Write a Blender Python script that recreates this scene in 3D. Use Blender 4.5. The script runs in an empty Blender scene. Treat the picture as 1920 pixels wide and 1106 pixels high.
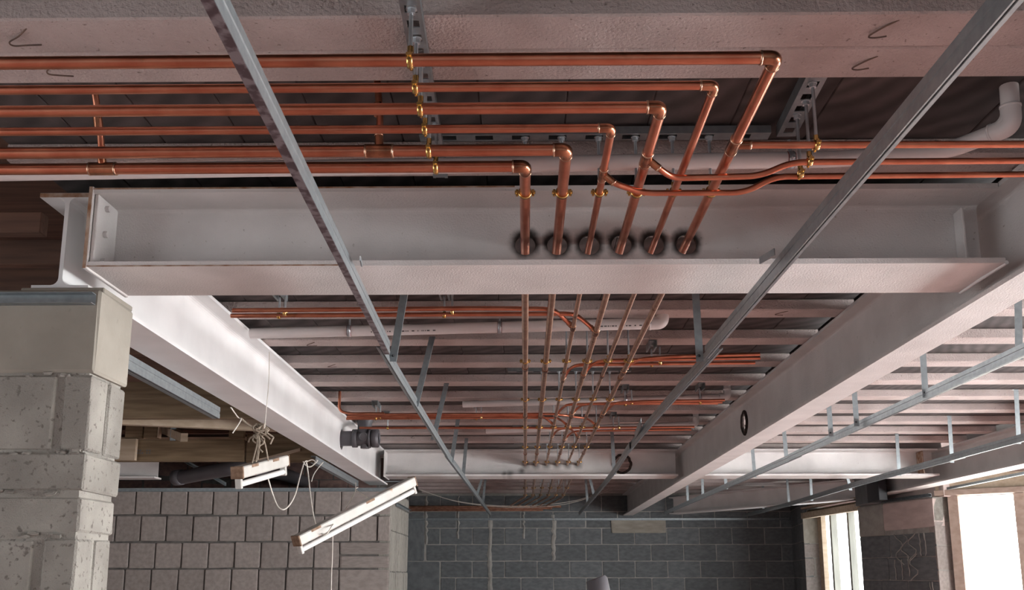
import bpy, math, random
from mathutils import Vector, Matrix
random.seed(7)
S = bpy.context.scene
COL = S.collection
PI = math.pi
EYE = 1.6                                   # camera height above the floor; heights h below are above the eye

# ------------------------------------------------------------------ camera
F = 1800.0; CX, CY = 960.0, 720.0
PITCH = math.atan(358.0 / F)
YAW = math.atan(25.0 / F * math.cos(PITCH))
cam = bpy.data.cameras.new('camera'); camo = bpy.data.objects.new('camera', cam); COL.objects.link(camo)
cam.sensor_fit = 'HORIZONTAL'; cam.sensor_width = 36.0; cam.lens = F / 1920 * 36
cam.shift_y = (CY - 553.0) / 1920.0
cam.clip_start = 0.02; cam.clip_end = 200
camo.location = (0, 0, EYE)
camo.rotation_euler = (PI / 2 + PITCH, 0, YAW)
S.camera = camo
_R = camo.rotation_euler.to_matrix()

# ------------------------------------------------------------------ world and exposure
w = bpy.data.worlds.new('overcast_sky'); S.world = w; w.use_nodes = True
bg = w.node_tree.nodes['Background']; bg.inputs[0].default_value = (0.86, 0.93, 1.0, 1); bg.inputs[1].default_value = 0.36
S.view_settings.view_transform = 'Standard'; S.view_settings.look = 'None'
S.view_settings.gamma = 1.0; S.view_settings.use_curve_mapping = False
S.view_settings.exposure = -0.08
WINDOW_LIGHT = 30.0

# ------------------------------------------------------------------ where a sight line meets a real plane
def ray(px, py):
    return _R @ Vector(((px - CX) / F, (CY - py) / F, -1.0))
def atz(px, py, h):
    d = ray(px, py); t = h / d.z; return Vector((d.x * t, d.y * t, EYE + h))
def aty(px, py, y):
    d = ray(px, py); t = y / d.y; return Vector((d.x * t, y, EYE + d.z * t))
def atx(px, py, x):
    d = ray(px, py); t = x / d.x; return Vector((x, d.y * t, EYE + d.z * t))
def V(x, y, h): return Vector((x, y, EYE + h))

# ------------------------------------------------------------------ materials
MATS = {}
def nodes_of(m):
    m.use_nodes = True
    nt = m.node_tree; b = nt.nodes['Principled BSDF']
    return nt, b
def mat(name, c1, c2=None, scale=8.0, rough=0.8, metal=0.0, bump=0.0, bscale=60.0, detail=6.0, spots=None, spot_scale=30.0,
        spot_lo=0.62, stretch=None, rand=0.0, spec=0.4, lo=0.35, hi=0.65, bdist=0.004):
    """noise-mixed colour, optional dark/rust spots, optional bump; object coordinates"""
    m = bpy.data.materials.new(name); nt, b = nodes_of(m); N = nt.nodes; L = nt.links
    tc = N.new('ShaderNodeTexCoord'); src = tc.outputs['Object']
    if stretch:
        mp = N.new('ShaderNodeMapping'); mp.inputs['Scale'].default_value = stretch
        L.new(src, mp.inputs[0]); src = mp.outputs[0]
    if rand:
        oi = N.new('ShaderNodeObjectInfo'); ad = N.new('ShaderNodeVectorMath'); ad.operation = 'ADD'
        ml = N.new('ShaderNodeMath'); ml.operation = 'MULTIPLY'; ml.inputs[1].default_value = 40.0
        L.new(oi.outputs['Random'], ml.inputs[0]); L.new(src, ad.inputs[0]); L.new(ml.outputs[0], ad.inputs[1]); src = ad.outputs[0]
    c2 = c2 or tuple(x * 0.8 for x in c1)
    n = N.new('ShaderNodeTexNoise'); n.inputs['Scale'].default_value = scale; n.inputs['Detail'].default_value = detail
    L.new(src, n.inputs['Vector'])
    r = N.new('ShaderNodeValToRGB'); r.color_ramp.elements[0].position = lo; r.color_ramp.elements[1].position = hi
    r.color_ramp.elements[0].color = (*c2, 1); r.color_ramp.elements[1].color = (*c1, 1)
    L.new(n.outputs['Fac'], r.inputs[0]); col = r.outputs[0]
    if rand:
        hs = N.new('ShaderNodeHueSaturation'); L.new(col, hs.inputs['Color'])
        mr = N.new('ShaderNodeMapRange'); mr.inputs[3].default_value = 1 - rand; mr.inputs[4].default_value = 1 + rand
        L.new(oi.outputs['Random'], mr.inputs[0]); L.new(mr.outputs[0], hs.inputs['Value']); col = hs.outputs[0]
    if spots:
        n2 = N.new('ShaderNodeTexNoise'); n2.inputs['Scale'].default_value = spot_scale; n2.inputs['Detail'].default_value = 3
        L.new(src, n2.inputs['Vector'])
        r2 = N.new('ShaderNodeValToRGB'); r2.color_ramp.elements[0].position = spot_lo; r2.color_ramp.elements[1].position = min(1, spot_lo + 0.08)
        r2.color_ramp.elements[0].color = (0, 0, 0, 1); r2.color_ramp.elements[1].color = (1, 1, 1, 1)
        L.new(n2.outputs['Fac'], r2.inputs[0])
        mx = N.new('ShaderNodeMix'); mx.data_type = 'RGBA'; L.new(r2.outputs[0], mx.inputs['Factor'])
        L.new(col, mx.inputs['A']); mx.inputs['B'].default_value = (*spots, 1); col = mx.outputs['Result']
    L.new(col, b.inputs['Base Color'])
    b.inputs['Roughness'].default_value = rough; b.inputs['Metallic'].default_value = metal
    b.inputs['Specular IOR Level'].default_value = spec
    if bump:
        n3 = N.new('ShaderNodeTexNoise'); n3.inputs['Scale'].default_value = bscale; n3.inputs['Detail'].default_value = 5
        L.new(src, n3.inputs['Vector'])
        bp = N.new('ShaderNodeBump'); bp.inputs['Strength'].default_value = bump; bp.inputs['Distance'].default_value = bdist
        L.new(n3.outputs['Fac'], bp.inputs['Height']); L.new(bp.outputs[0], b.inputs['Normal'])
    MATS[name] = m
    return m
M = MATS
mat('steel_paint', (.70, .68, .67), (.61, .59, .58), 5, .6, bump=.6, bscale=170, spots=(.38, .35, .32), spot_scale=75, spot_lo=.70, bdist=.003)
mat('steel_white', (.80, .80, .80), (.72, .72, .72), 4, .5, bump=.2, bscale=200, bdist=.001)
mat('rust_edge', (.46, .36, .29), (.24, .11, .05), 26, .8, bump=.3)
mat('joist_concrete', (.54, .465, .445), (.43, .365, .345), 6, .9, bump=1.0, bscale=130, rand=.06, spots=(.25, .20, .18), spot_scale=85, spot_lo=.665, bdist=.006)
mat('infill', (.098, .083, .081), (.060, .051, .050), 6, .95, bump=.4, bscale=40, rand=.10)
mat('deck', (.05, .045, .045), (.03, .03, .03), 3, .95)
mat('floor_screed', (.48, .295, .265), (.385, .235, .21), 1.2, .8, bump=.2)
mat('copper', (.76, .32, .20), (.62, .215, .13), 14, .28, 1.0, rand=.05, stretch=(1, 1, 1), spots=(.40, .15, .08), spot_scale=9, spot_lo=.66)
mat('copper_old', (.68, .44, .32), (.50, .29, .20), 22, .34, 1.0, rand=.05, spots=(.34, .17, .10), spot_scale=14, spot_lo=.64)
mat('copper_fitting', (.70, .33, .19), (.28, .12, .07), 28, .26, 1.0, rand=.05)
mat('solder', (.72, .50, .36), (.45, .26, .17), 60, .3, 1.0)
mat('brass', (.80, .56, .22), (.60, .38, .12), 40, .25, 1.0)
mat('zinc', (.58, .62, .65), (.46, .50, .53), 30, .38, .85, rand=.05)
mat('galvanised', (.31, .345, .36), (.25, .28, .295), 40, .42, .75, bump=.1, bscale=90, rand=.03, bdist=.001)
mat('galvanised_spangle', (.36, .33, .36), (.15, .115, .13), 32, .40, .8, detail=3, lo=.42, hi=.56)
mat('pvc', (.74, .70, .69), (.68, .64, .63), 3, .38)
mat('pvc_grey', (.115, .11, .12), (.09, .085, .095), 4, .42)
mat('timber', (.21, .15, .09), (.12, .082, .046), 3.0, .8, bump=.25, bscale=30, stretch=(1, 14, 14), rand=.10)
mat('timber_pale', (.46, .37, .28), (.36, .28, .20), 3.0, .8, bump=.2, bscale=30, stretch=(1, 10, 10), rand=.08)
mat('timber_red', (.13, .068, .046), (.08, .042, .03), 3.0, .85, stretch=(1, 12, 12), rand=.1)
mat('block_dark', (.16, .172, .178), (.115, .127, .132), 6, .95, bump=.35, bscale=90, rand=.12, spots=(.26, .26, .25), spot_scale=16, spot_lo=.70)
mat('mortar_light', (.37, .36, .335), (.27, .265, .245), 12, .95, bump=.8, bscale=60)
mat('mortar_dark', (.15, .14, .13), (.09, .085, .08), 14, .95, bump=.8, bscale=60)
mat('block_grey', (.33, .29, .27), (.26, .23, .215), 7, .95, bump=.6, bscale=80, rand=.10, bdist=.006)
mat('block_pier', (.36, .345, .31), (.26, .245, .22), 7, .95, bump=.8, bscale=230, rand=.07, spots=(.17, .155, .14), spot_scale=60, spot_lo=.60, bdist=.006)
mat('pad_concrete', (.345, .32, .275), (.26, .24, .205), 4, .9, bump=.5, bscale=60, spots=(.24, .22, .19), spot_scale=40, spot_lo=.68)
mat('block_pink', (.58, .48, .45), (.48, .39, .365), 5, .95, bump=.4, bscale=80, rand=.06)
mat('brick_red', (.24, .15, .13), (.16, .10, .09), 6, .95, bump=.4, rand=.12)
mat('black_plastic', (.02, .022, .026), (.015, .016, .02), 4, .5)
mat('lamp_white', (.60, .585, .55), (.53, .515, .48), 12, .45, spots=(.40, .20, .09), spot_scale=10, spot_lo=.68)
mat('lamp_rust', (.30, .20, .14), (.17, .10, .06), 40, .8, bump=.3)
mat('tube_glass', (.84, .85, .84), (.80, .81, .80), 4, .2)
mat('cord', (.76, .72, .66), (.64, .60, .54), 30, .8)
mat('rope', (.40, .34, .27), (.28, .23, .18), 60, .95)
mat('wire', (.20, .13, .10), (.10, .07, .06), 40, .8, .3)
mat('print', (.10, .10, .10), (.10, .10, .10), 4, .8)
mat('green_print', (.05, .30, .16), (.05, .30, .16), 4, .8)
mat('burnt', (.06, .038, .032), (.02, .014, .012), 40, .9, bump=.6)
mat('stud_grey', (.36, .36, .32), (.28, .28, .25), 3, .85, stretch=(8, 8, 1))
mat('timber_pink', (.38, .29, .24), (.30, .22, .18), 3, .85, stretch=(1, 8, 8))
mat('pad_grey', (.36, .35, .32), (.29, .28, .255), 5, .9, bump=.4)
mat('red_rubber', (.30, .06, .06), (.22, .04, .04), 10, .7)

def sawn_block():
    """infill blocks with the arcs a saw leaves"""
    m = M['infill']; nt = m.node_tree; N = nt.nodes; L = nt.links; b = N['Principled BSDF']
    tc = N.new('ShaderNodeTexCoord')
    wv = N.new('ShaderNodeTexWave'); wv.wave_type = 'RINGS'; wv.rings_direction = 'SPHERICAL'
    wv.inputs['Scale'].default_value = 5.0; wv.inputs['Distortion'].default_value = 9.0; wv.inputs['Detail'].default_value = 3; wv.inputs['Detail Scale'].default_value = .6
    mp = N.new('ShaderNodeMapping'); mp.inputs['Location'].default_value = (0.3, 0.35, 0)
    L.new(tc.outputs['Object'], mp.inputs[0]); L.new(mp.outputs[0], wv.inputs[0])
    old = b.inputs['Base Color'].links[0].from_socket
    mx = N.new('ShaderNodeMix'); mx.data_type = 'RGBA'; mx.blend_type = 'MULTIPLY'; mx.inputs['Factor'].default_value = .40
    L.new(old, mx.inputs['A']); L.new(wv.outputs['Color'], mx.inputs['B']); L.new(mx.outputs['Result'], b.inputs['Base Color'])
sawn_block()

def soot_steel(name, centres, base='steel_paint', r0=.030, r1=.062, stains=(), dark=1.0):
    """painted steel scorched round the holes burnt through it; centres in the object's own coordinates (x, z)"""
    m = M[base].copy(); m.name = name; nt = m.node_tree; N = nt.nodes; L = nt.links; b = N['Principled BSDF']
    tc = N.new('ShaderNodeTexCoord'); sx = N.new('ShaderNodeSeparateXYZ'); L.new(tc.outputs['Object'], sx.inputs[0])
    nz = N.new('ShaderNodeTexNoise'); nz.inputs['Scale'].default_value = 30; L.new(tc.outputs['Object'], nz.inputs['Vector'])
    acc = None
    for (cx, cz, k) in [(c[0], c[1], 1.0) for c in centres] + list(stains):
        cb = N.new('ShaderNodeCombineXYZ'); L.new(sx.outputs[0], cb.inputs[0]); L.new(sx.outputs[2], cb.inputs[1])
        ds = N.new('ShaderNodeVectorMath'); ds.operation = 'DISTANCE'; L.new(cb.outputs[0], ds.inputs[0]); ds.inputs[1].default_value = (cx, cz, 0)
        mu = N.new('ShaderNodeMath'); mu.operation = 'DIVIDE'; L.new(ds.outputs['Value'], mu.inputs[0]); mu.inputs[1].default_value = k
        if acc is None: acc = mu.outputs[0]
        else:
            mn = N.new('ShaderNodeMath'); mn.operation = 'MINIMUM'; L.new(acc, mn.inputs[0]); L.new(mu.outputs[0], mn.inputs[1]); acc = mn.outputs[0]
    ad = N.new('ShaderNodeMath'); ad.operation = 'MULTIPLY_ADD'; L.new(nz.outputs['Fac'], ad.inputs[0]); ad.inputs[1].default_value = -.02; L.new(acc, ad.inputs[2])
    mr = N.new('ShaderNodeMapRange'); mr.interpolation_type = 'SMOOTHSTEP'
    mr.inputs[1].default_value = r0 - .01; mr.inputs[2].default_value = r1 - .01; mr.inputs[3].default_value = dark; mr.inputs[4].default_value = 0
    L.new(ad.outputs[0], mr.inputs[0])
    old = b.inputs['Base Color'].links[0].from_socket
    mx = N.new('ShaderNodeMix'); mx.data_type = 'RGBA'; L.new(mr.outputs[0], mx.inputs['Factor']); L.new(old, mx.inputs['A'])
    mx.inputs['B'].default_value = (.018, .013, .011, 1); L.new(mx.outputs['Result'], b.inputs['Base Color'])
    M[name] = m
    return m

def emit(name, col, strength):
    m = bpy.data.materials.new(name); nt, b = nodes_of(m)
    b.inputs['Base Color'].default_value = (*col, 1); b.inputs['Emission Color'].default_value = (*col, 1)
    b.inputs['Emission Strength'].default_value = strength; b.inputs['Roughness'].default_value = .6
    M[name] = m
emit('daylit_window', (.985, .995, 1.0), WINDOW_LIGHT)
emit('daylit_sheet', (1.0, .99, .93), 9.0)
emit('daylit_left', (.95, .98, 1.0), 5.5)
emit('daylit_boards', (.97, .99, 1.0), 5.0)

# ------------------------------------------------------------------ mesh tools
class MB:
    def __init__(s): s.v = []; s.f = []; s.sm = []
    def add(s, verts, faces, smooth=False):
        o = len(s.v); s.v += [Vector(p) for p in verts]
        for f in faces: s.f.append(tuple(i + o for i in f)); s.sm.append(smooth)
        return s
    def box(s, a, b):
        x0, y0, z0 = a; x1, y1, z1 = b
        if x0 > x1: x0, x1 = x1, x0
        if y0 > y1: y0, y1 = y1, y0
        if z0 > z1: z0, z1 = z1, z0
        vs = [(x0, y0, z0), (x1, y0, z0), (x1, y1, z0), (x0, y1, z0), (x0, y0, z1), (x1, y0, z1), (x1, y1, z1), (x0, y1, z1)]
        return s.add(vs, [(0, 3, 2, 1), (4, 5, 6, 7), (0, 1, 5, 4), (1, 2, 6, 5), (2, 3, 7, 6), (3, 0, 4, 7)])
    def cbox(s, a, b, c=.004):
        """box with chamfered edges"""
        lo = [min(a[i], b[i]) for i in range(3)]; hi = [max(a[i], b[i]) for i in range(3)]
        c = min(c, min(hi[i] - lo[i] for i in range(3)) * .45)
        vs = []; idx = {}
        for sx in (0, 1):
            for sy in (0, 1):
                for sz in (0, 1):
                    cor = (hi[0] if sx else lo[0], hi[1] if sy else lo[1], hi[2] if sz else lo[2]); sg = (-1 if sx else 1, -1 if sy else 1, -1 if sz else 1)
                    for ax in range(3):
                        p = [cor[i] + (0 if i == ax else sg[i] * c) for i in range(3)]
                        idx[(sx, sy, sz, ax)] = len(vs); vs.append(p)
        fs = []
        def q(*k): fs.append(tuple(idx[x] for x in k))
        for t in (0, 1):
            q((t, 0, 0, 0), (t, 1, 0, 0), (t, 1, 1, 0), (t, 0, 1, 0)); q((0, t, 0, 1), (1, t, 0, 1), (1, t, 1, 1), (0, t, 1, 1)); q((0, 0, t, 2), (1, 0, t, 2), (1, 1, t, 2), (0, 1, t, 2))
        for u in (0, 1):
            for v_ in (0, 1):
                q((0, u, v_, 1), (1, u, v_, 1), (1, u, v_, 2), (0, u, v_, 2))
                q((u, 0, v_, 0), (u, 1, v_, 0), (u, 1, v_, 2), (u, 0, v_, 2))
                q((u, v_, 0, 0), (u, v_, 1, 0), (u, v_, 1, 1), (u, v_, 0, 1))
        for k in idx:
            if k[3] == 0: q(k, (k[0], k[1], k[2], 1), (k[0], k[1], k[2], 2))
        return s.add(vs, fs)
    def extrude(s, prof, a, b, right, up, close=True, caps=True, smooth=False):
        """profile (u,v) swept from a to b"""
        n = len(prof); vs = [Vector(a) + right * u + up * v for u, v in prof] + [Vector(b) + right * u + up * v for u, v in prof]
        fs = [(i, (i + 1) % n, (i + 1) % n + n, i + n) for i in range(n if close else n - 1)]
        s.add(vs, fs, smooth)
        if caps and close: s.add(vs, [tuple(range(n - 1, -1, -1)), tuple(range(n, 2 * n))])
        return s
    def tube(s, pts, r, seg=12, caps=True, smooth=True):
        pts = [Vector(p) for p in pts]; n = len(pts); rs = r if isinstance(r, (list, tuple)) else [r] * n
        tg = []
        for i in range(n):
            a = pts[max(0, i - 1)]; b = pts[min(n - 1, i + 1)]; t = (b - a); tg.append(t.normalized() if t.length > 1e-9 else Vector((0, 0, 1)))
        ref = Vector((0, 0, 1)) if abs(tg[0].z) < .9 else Vector((1, 0, 0))
        u = tg[0].cross(ref).normalized(); vs = []
        for i in range(n):
            t = tg[i]; u = (u - t * u.dot(t)); u = u.normalized() if u.length > 1e-6 else t.orthogonal().normalized(); wv = t.cross(u)
            for k in range(seg):
                a = 2 * PI * k / seg; vs.append(pts[i] + (u * math.cos(a) + wv * math.sin(a)) * rs[i])
        fs = [(i * seg + k, i * seg + (k + 1) % seg, (i + 1) * seg + (k + 1) % seg, (i + 1) * seg + k) for i in range(n - 1) for k in range(seg)]
        s.add(vs, fs, smooth)
        if caps: s.add([vs[k] for k in range(seg)], [tuple(range(seg))[::-1]]); s.add([vs[(n - 1) * seg + k] for k in range(seg)], [tuple(range(seg))])
        return s
    def ring(s, c, axis, r_in, r_out, width, seg=20):
        axis = Vector(axis).normalized(); a = Vector(c) - axis * width / 2; b = Vector(c) + axis * width / 2
        u = axis.orthogonal().normalized(); wv = axis.cross(u); vs = []
        for (p, r) in ((a, r_in), (a, r_out), (b, r_out), (b, r_in)):
            vs += [p + (u * math.cos(2 * PI * k / seg) + wv * math.sin(2 * PI * k / seg)) * r for k in range(seg)]
        fs = []
        for j in range(4):
            for k in range(seg):
                fs.append((j * seg + k, j * seg + (k + 1) % seg, ((j + 1) % 4) * seg + (k + 1) % seg, ((j + 1) % 4) * seg + k))
        return s.add(vs, fs, True)
    def mesh(s, name):
        me = bpy.data.meshes.new(name); me.from_pydata([tuple(p) for p in s.v], [], s.f)
        me.polygons.foreach_set('use_smooth', s.sm); me.validate(); 
        import bmesh
        bm = bmesh.new(); bm.from_mesh(me); bmesh.ops.recalc_face_normals(bm, faces=bm.faces); bm.to_mesh(me); bm.free()
        return me

def link(name, me, m, parent=None, loc=None, rot=None):
    o = bpy.data.objects.new(name, me); COL.objects.link(o)
    if m is not None and me is not None and len(me.materials) == 0: me.materials.append(M[m] if isinstance(m, str) else m)
    if parent is not None: o.parent = parent
    if loc is not None: o.location = loc
    if rot is not None: o.rotation_euler = rot
    return o
def obj(name, mb, m, parent=None, loc=None, rot=None):
    """mesh given in world coordinates when the parent carries no rotation: shifted into the parent's frame"""
    me = mb.mesh(name)
    if parent is not None and loc is None:
        mw = parent_matrix(parent).inverted(); me.transform(mw)
    return link(name, me, m, parent, loc, rot)
def parent_matrix(p):
    mtx = Matrix.LocRotScale(p.location, p.rotation_euler, p.scale)
    return parent_matrix(p.parent) @ mtx if p.parent else mtx
def empty(name, loc=(0, 0, 0), rz=0.0, rot=None, parent=None):
    o = bpy.data.objects.new(name, None); COL.objects.link(o); o.location = loc; o.rotation_euler = rot or (0, 0, rz); o.empty_display_size = .1
    if parent is not None: o.parent = parent
    return o
def tag(o, label, cat, group=None):
    o['label'] = label; o['category'] = cat
    if group: o['group'] = group
    return o
def struct(o, label=None):
    o['kind'] = 'structure'
    if label: o['label'] = label
    return o
def base_obj(name, mb, m, label, cat, group=None, at=None):
    """a thing that is one mesh, its origin at its own middle"""
    c = Vector(at) if at is not None else sum(mb.v, Vector()) / len(mb.v)
    me = mb.mesh(name); me.transform(Matrix.Translation(-c))
    return tag(link(name, me, m, None, c), label, cat, group)

def smooth_path(pts, rad, n=6):
    """round the corners of a polyline"""
    pts = [Vector(p) for p in pts]; out = [pts[0]]
    for i in range(1, len(pts) - 1):
        a, b, c = pts[i - 1], pts[i], pts[i + 1]; d1 = (a - b); d2 = (c - b)
        t = min(rad, d1.length * .48, d2.length * .48); p = b + d1.normalized() * t; q = b + d2.normalized() * t
        for k in range(n + 1):
            s = k / n; out.append(p * (1 - s) ** 2 + b * 2 * s * (1 - s) + q * s * s)
    out.append(pts[-1]); return out
def spline(pts, n=8):
    pts = [Vector(p) for p in pts]; out = []
    for i in range(len(pts) - 1):
        p0 = pts[max(0, i - 1)]; p1 = pts[i]; p2 = pts[i + 1]; p3 = pts[min(len(pts) - 1, i + 2)]
        for k in range(n):
            t = k / n; out.append(.5 * ((2 * p1) + (p2 - p0) * t + (2 * p0 - 5 * p1 + 4 * p2 - p3) * t * t + (3 * p1 - p0 - 3 * p2 + p3) * t ** 3))
    out.append(pts[-1]); return out
ORD = ['first', 'second', 'third', 'fourth', 'fifth', 'sixth', 'seventh', 'eighth', 'ninth', 'tenth']

# ================================================================== STRUCTURE
HJ = 1.12            # soffit of the concrete joists above the eye
HB = 1.17            # soffit of the infill blocks
# floor
mb = MB().box((-5.2, -4, -.12), (6.2, 14.2, 0)); struct(obj('floor', mb, 'floor_screed'), 'reddish screed floor of the unfinished building')

# ceiling: joists, infill blocks and the deck on top
ceiling = struct(empty('ceiling', V(0, 6.0, HJ)), 'beam and block ceiling of grey concrete joists with dark block infill')
def joist_mesh(L):
    p = [(-.0645, .004), (-.060, 0), (.060, 0), (.0645, .004), (.0645, .045), (.055, .052), (.032, .075), (.032, .175), (-.032, .175), (-.032, .075), (-.055, .052), (-.0645, .045)]
    return MB().extrude(p, (-L / 2, 0, 0), (L / 2, 0, 0), Vector((0, 1, 0)), Vector((0, 0, 1))).mesh('joist')
joist_centres = [1.776 + .066, 1.908 + .066] + [4.011 + .066 + .5186 * k for k in range(-3, 19)]
X0, X1 = -1.43, 1.425      # ends over the centre bay
JM = joist_mesh(X1 - X0); JM.materials.append(M['joist_concrete'])
JR = joist_mesh(2.32); JR.materials.append(M['joist_concrete'])
near = [joist_centres[0] - .5186 * k for k in range(1, 6)]
def piece(name, me, parent, world, rz=0, sc=None):
    o = link(name, me, None, parent); o.location = parent_matrix(parent).inverted() @ Vector(world); o.rotation_euler = (0, 0, rz)
    if sc: o.scale = sc
    return o
for y in near + joist_centres:
    piece('joist', JM, ceiling, V((X0 + X1) / 2 + random.uniform(-.006, .006), y, HJ + random.uniform(0, .003)))
    if y > 1.7: piece('joist', JR, ceiling, V(1.445 + 1.16, y, HJ + random.uniform(0, .003)))
ys = joist_centres
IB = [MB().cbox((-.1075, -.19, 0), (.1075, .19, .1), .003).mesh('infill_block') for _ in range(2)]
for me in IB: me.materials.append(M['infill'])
for j in range(1, len(ys) - 1):
    gap = (ys[j] + ys[j + 1]) / 2; wid = ys[j + 1] - ys[j] - .064
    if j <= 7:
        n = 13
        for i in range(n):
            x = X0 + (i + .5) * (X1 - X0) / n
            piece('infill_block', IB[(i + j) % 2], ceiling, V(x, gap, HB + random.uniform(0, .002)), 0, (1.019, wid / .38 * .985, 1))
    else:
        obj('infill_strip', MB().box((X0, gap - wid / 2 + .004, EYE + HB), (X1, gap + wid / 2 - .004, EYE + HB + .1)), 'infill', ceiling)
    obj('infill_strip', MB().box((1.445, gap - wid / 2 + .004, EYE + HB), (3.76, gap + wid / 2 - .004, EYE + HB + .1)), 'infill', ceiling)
obj('deck', MB().box((-1.5, -4, EYE + HJ + .178), (6.2, 14.2, EYE + HJ + .26)), 'deck', ceiling)
obj('deck', MB().box((-5.2, -4, EYE + 1.36), (-1.5, 14.2, EYE + 1.42)), 'timber_red', ceiling)

# ------------------------------------------------------------------ block walls
UB = []
for k in range(4):                         # unit blocks with slightly uneven faces, scaled to size
    b = MB().cbox((-.5, -.5, -.5), (.5, .5, .5), .028)
    for v in b.v: v += Vector((random.uniform(-.008, .008), random.uniform(-.02, .02), random.uniform(-.012, .012)))
    UB.append(b.mesh('block'))
def block(parent, o, u, n, a, b, z0, z1, depth, m, proud=0.0, name='block'):
    """one block on a wall: o plan origin, u along, n outward normal; from a to b along, z0..z1, front face proud of the body"""
    me = random.choice(UB); key = (me.name, m)
    if key not in _UBM:
        c = me.copy(); c.materials.clear(); c.materials.append(M[m]); _UBM[key] = c
    me = _UBM[key]
    mid = Vector(o) + u * ((a + b) / 2) + n * (proud - depth / 2)
    ob = link(name, me, None, parent)
    ob.location = parent_matrix(parent).inverted() @ Vector((mid.x, mid.y, (z0 + z1) / 2))
    ob.rotation_euler = (0, 0, math.atan2(u.y, u.x)); ob.scale = (b - a, depth, z1 - z0)
    return ob
_UBM = {}
def prism(mb, plan, z0, z1):
    n = len(plan); vs = [(x, y, z0) for x, y in plan] + [(x, y, z1) for x, y in plan]
    return mb.add(vs, [tuple(range(n))[::-1], tuple(range(n, 2 * n))] + [(i, (i + 1) % n, (i + 1) % n + n, i + n) for i in range(n)])
XD = Vector((1, 0, 0)); YD = Vector((0, 1, 0))

# far wall of dark blocks, Y = 13.6
YW = 13.62
wb = struct(obj('wall_back', MB().box((-5.2, YW + .004, 0), (4.0, YW + .2, EYE + 1.30)), 'mortar_light'), 'far wall of dark grey blocks with pale mortar')
wb_x0 = aty(765, 1000, YW).x
zt = aty(985, 990.5, YW).z - EYE          # a bed joint seen just under the ceiling track
row = 0
for r in range(-2, 12):
    z1 = EYE + zt - r * .2285; z0 = z1 - .2165
    if z1 > EYE + 1.28: z1 = EYE + 1.28
    off = 0 if r % 2 == 0 else .227
    xs = aty(826, 1000, YW).x + off - 3 * .454
    while xs < 3.80:
        a = max(xs, -2.2); b = min(xs + .441, 3.80)
        left_lim = aty(828 if r in (2, 3) else 800, 1000, YW).x if 0 <= r <= 3 else -2.2
        a = max(a, left_lim)
        if b - a > .06: block(wb, (0, YW, 0), XD, -YD, a, b, z0, z1, .1, 'block_dark', random.uniform(-.001, .004))
        xs += .454
# rendered patches at the left end of the far wall
block(wb, (0, YW, 0), XD, -YD, wb_x0 - .1, aty(796, 1000, YW).x, EYE + zt - .445, EYE + zt + .11, .1, 'block_dark', .012, 'render_patch')
block(wb, (0, YW, 0), XD, -YD, wb_x0 - .1, aty(825, 1000, YW).x, EYE + zt - .905, EYE + zt - .46, .1, 'block_dark', .014, 'render_patch')
for px, top, bot, wd in ((919, 975, 1106, 9), (1038, 965, 1050, 10), (860, 930, 1010, 4), (800, 930, 1020, 6), (982, 955, 1010, 5)):  # mortar smeared down
    a = aty(px, top, YW); b = aty(px, bot, YW); wv = wd / 133 / 2; mbx = MB(); n = 14; vs = []
    for i in range(n + 1):
        z = a.z + (b.z - a.z) * i / n; dx = random.uniform(-.012, .012); ww = wv * random.uniform(.5, 1.1)
        vs += [(a.x + dx - ww, YW - .006, z), (a.x + dx, YW - .013, z), (a.x + dx + ww, YW - .006, z)]
    fs = []
    for i in range(n): fs += [(3 * i, 3 * i + 1, 3 * i + 4, 3 * i + 3), (3 * i + 1, 3 * i + 2, 3 * i + 5, 3 * i + 4)]
    mbx.add(vs, fs); obj('mortar_run', mbx, 'mortar_light', wb)
# padstone under the long beam on the right
pa = aty(1146, 975, YW); pb = aty(1248, 999, YW)
tag(block(wb, (0, YW, 0), XD, -YD, pa.x, pb.x, pb.z, pa.z, .14, 'pad_concrete', .02, 'padstone'), '', '') if False else block(wb, (0, YW, 0), XD, -YD, pa.x, pb.x, pb.z, pa.z, .14, 'pad_concrete', .02, 'padstone')

# left wall of blocks laid end-on
YL = 8.52; XLR = aty(731, 1000, YL).x; YLB = 9.85; ZL = EYE + .755
wl = struct(obj('wall_left', MB().box((-5.2, YL + .012, 0), (XLR - .006, YLB, ZL)), 'mortar_dark'), 'left wall of square grey block ends with dark recessed joints')
cw = .2335; ch = .232
for r in range(8):
    z1 = ZL - .012 - r * ch; z0 = z1 - ch + .016
    xs = XLR - .004
    if r == 0: xr = .9 * cw
    else: xr = (0 if r % 2 else cw * .5)
    first = True
    while xs > -4.9:
        wd = cw * random.uniform(.95, 1.05) * (1.0 if not first else (.0001 + (.5 if r % 2 else 1.0)))
        if first and r in (2, 3): wd = .44
        if r == 0 and first: wd = .44
        a = xs - wd + .014; b = xs
        if first and r in (2,):
            zm = (z0 + z1) / 2
            block(wl, (0, YL, 0), XD, -YD, a, b, zm + .008, z1, .1, 'block_grey', .004); block(wl, (0, YL, 0), XD, -YD, a, b, z0, zm - .008, .1, 'block_grey', .002)
        else:
            block(wl, (0, YL, 0), XD, -YD, a, b, z0 + random.uniform(-.003, .003), z1 + random.uniform(-.003, .003), .1, 'block_grey', random.uniform(-.003, .007))
        xs -= wd; first = False
for r in range(5):                          # the return of that wall, towards the far wall
    h2 = .36; z1 = ZL - .012 - r * h2; z0 = z1 - h2 + .012
    y = YL + .01
    for q in range(9):
        y2 = y + .148; block(wl, (XLR, 0, 0), YD, XD, y, min(y2 - .01, YLB), z0, z1, .1, 'mortar_white' if False else 'block_pier', random.uniform(-.002, .004)); y = y2
        if y > YLB - .05: break
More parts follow.
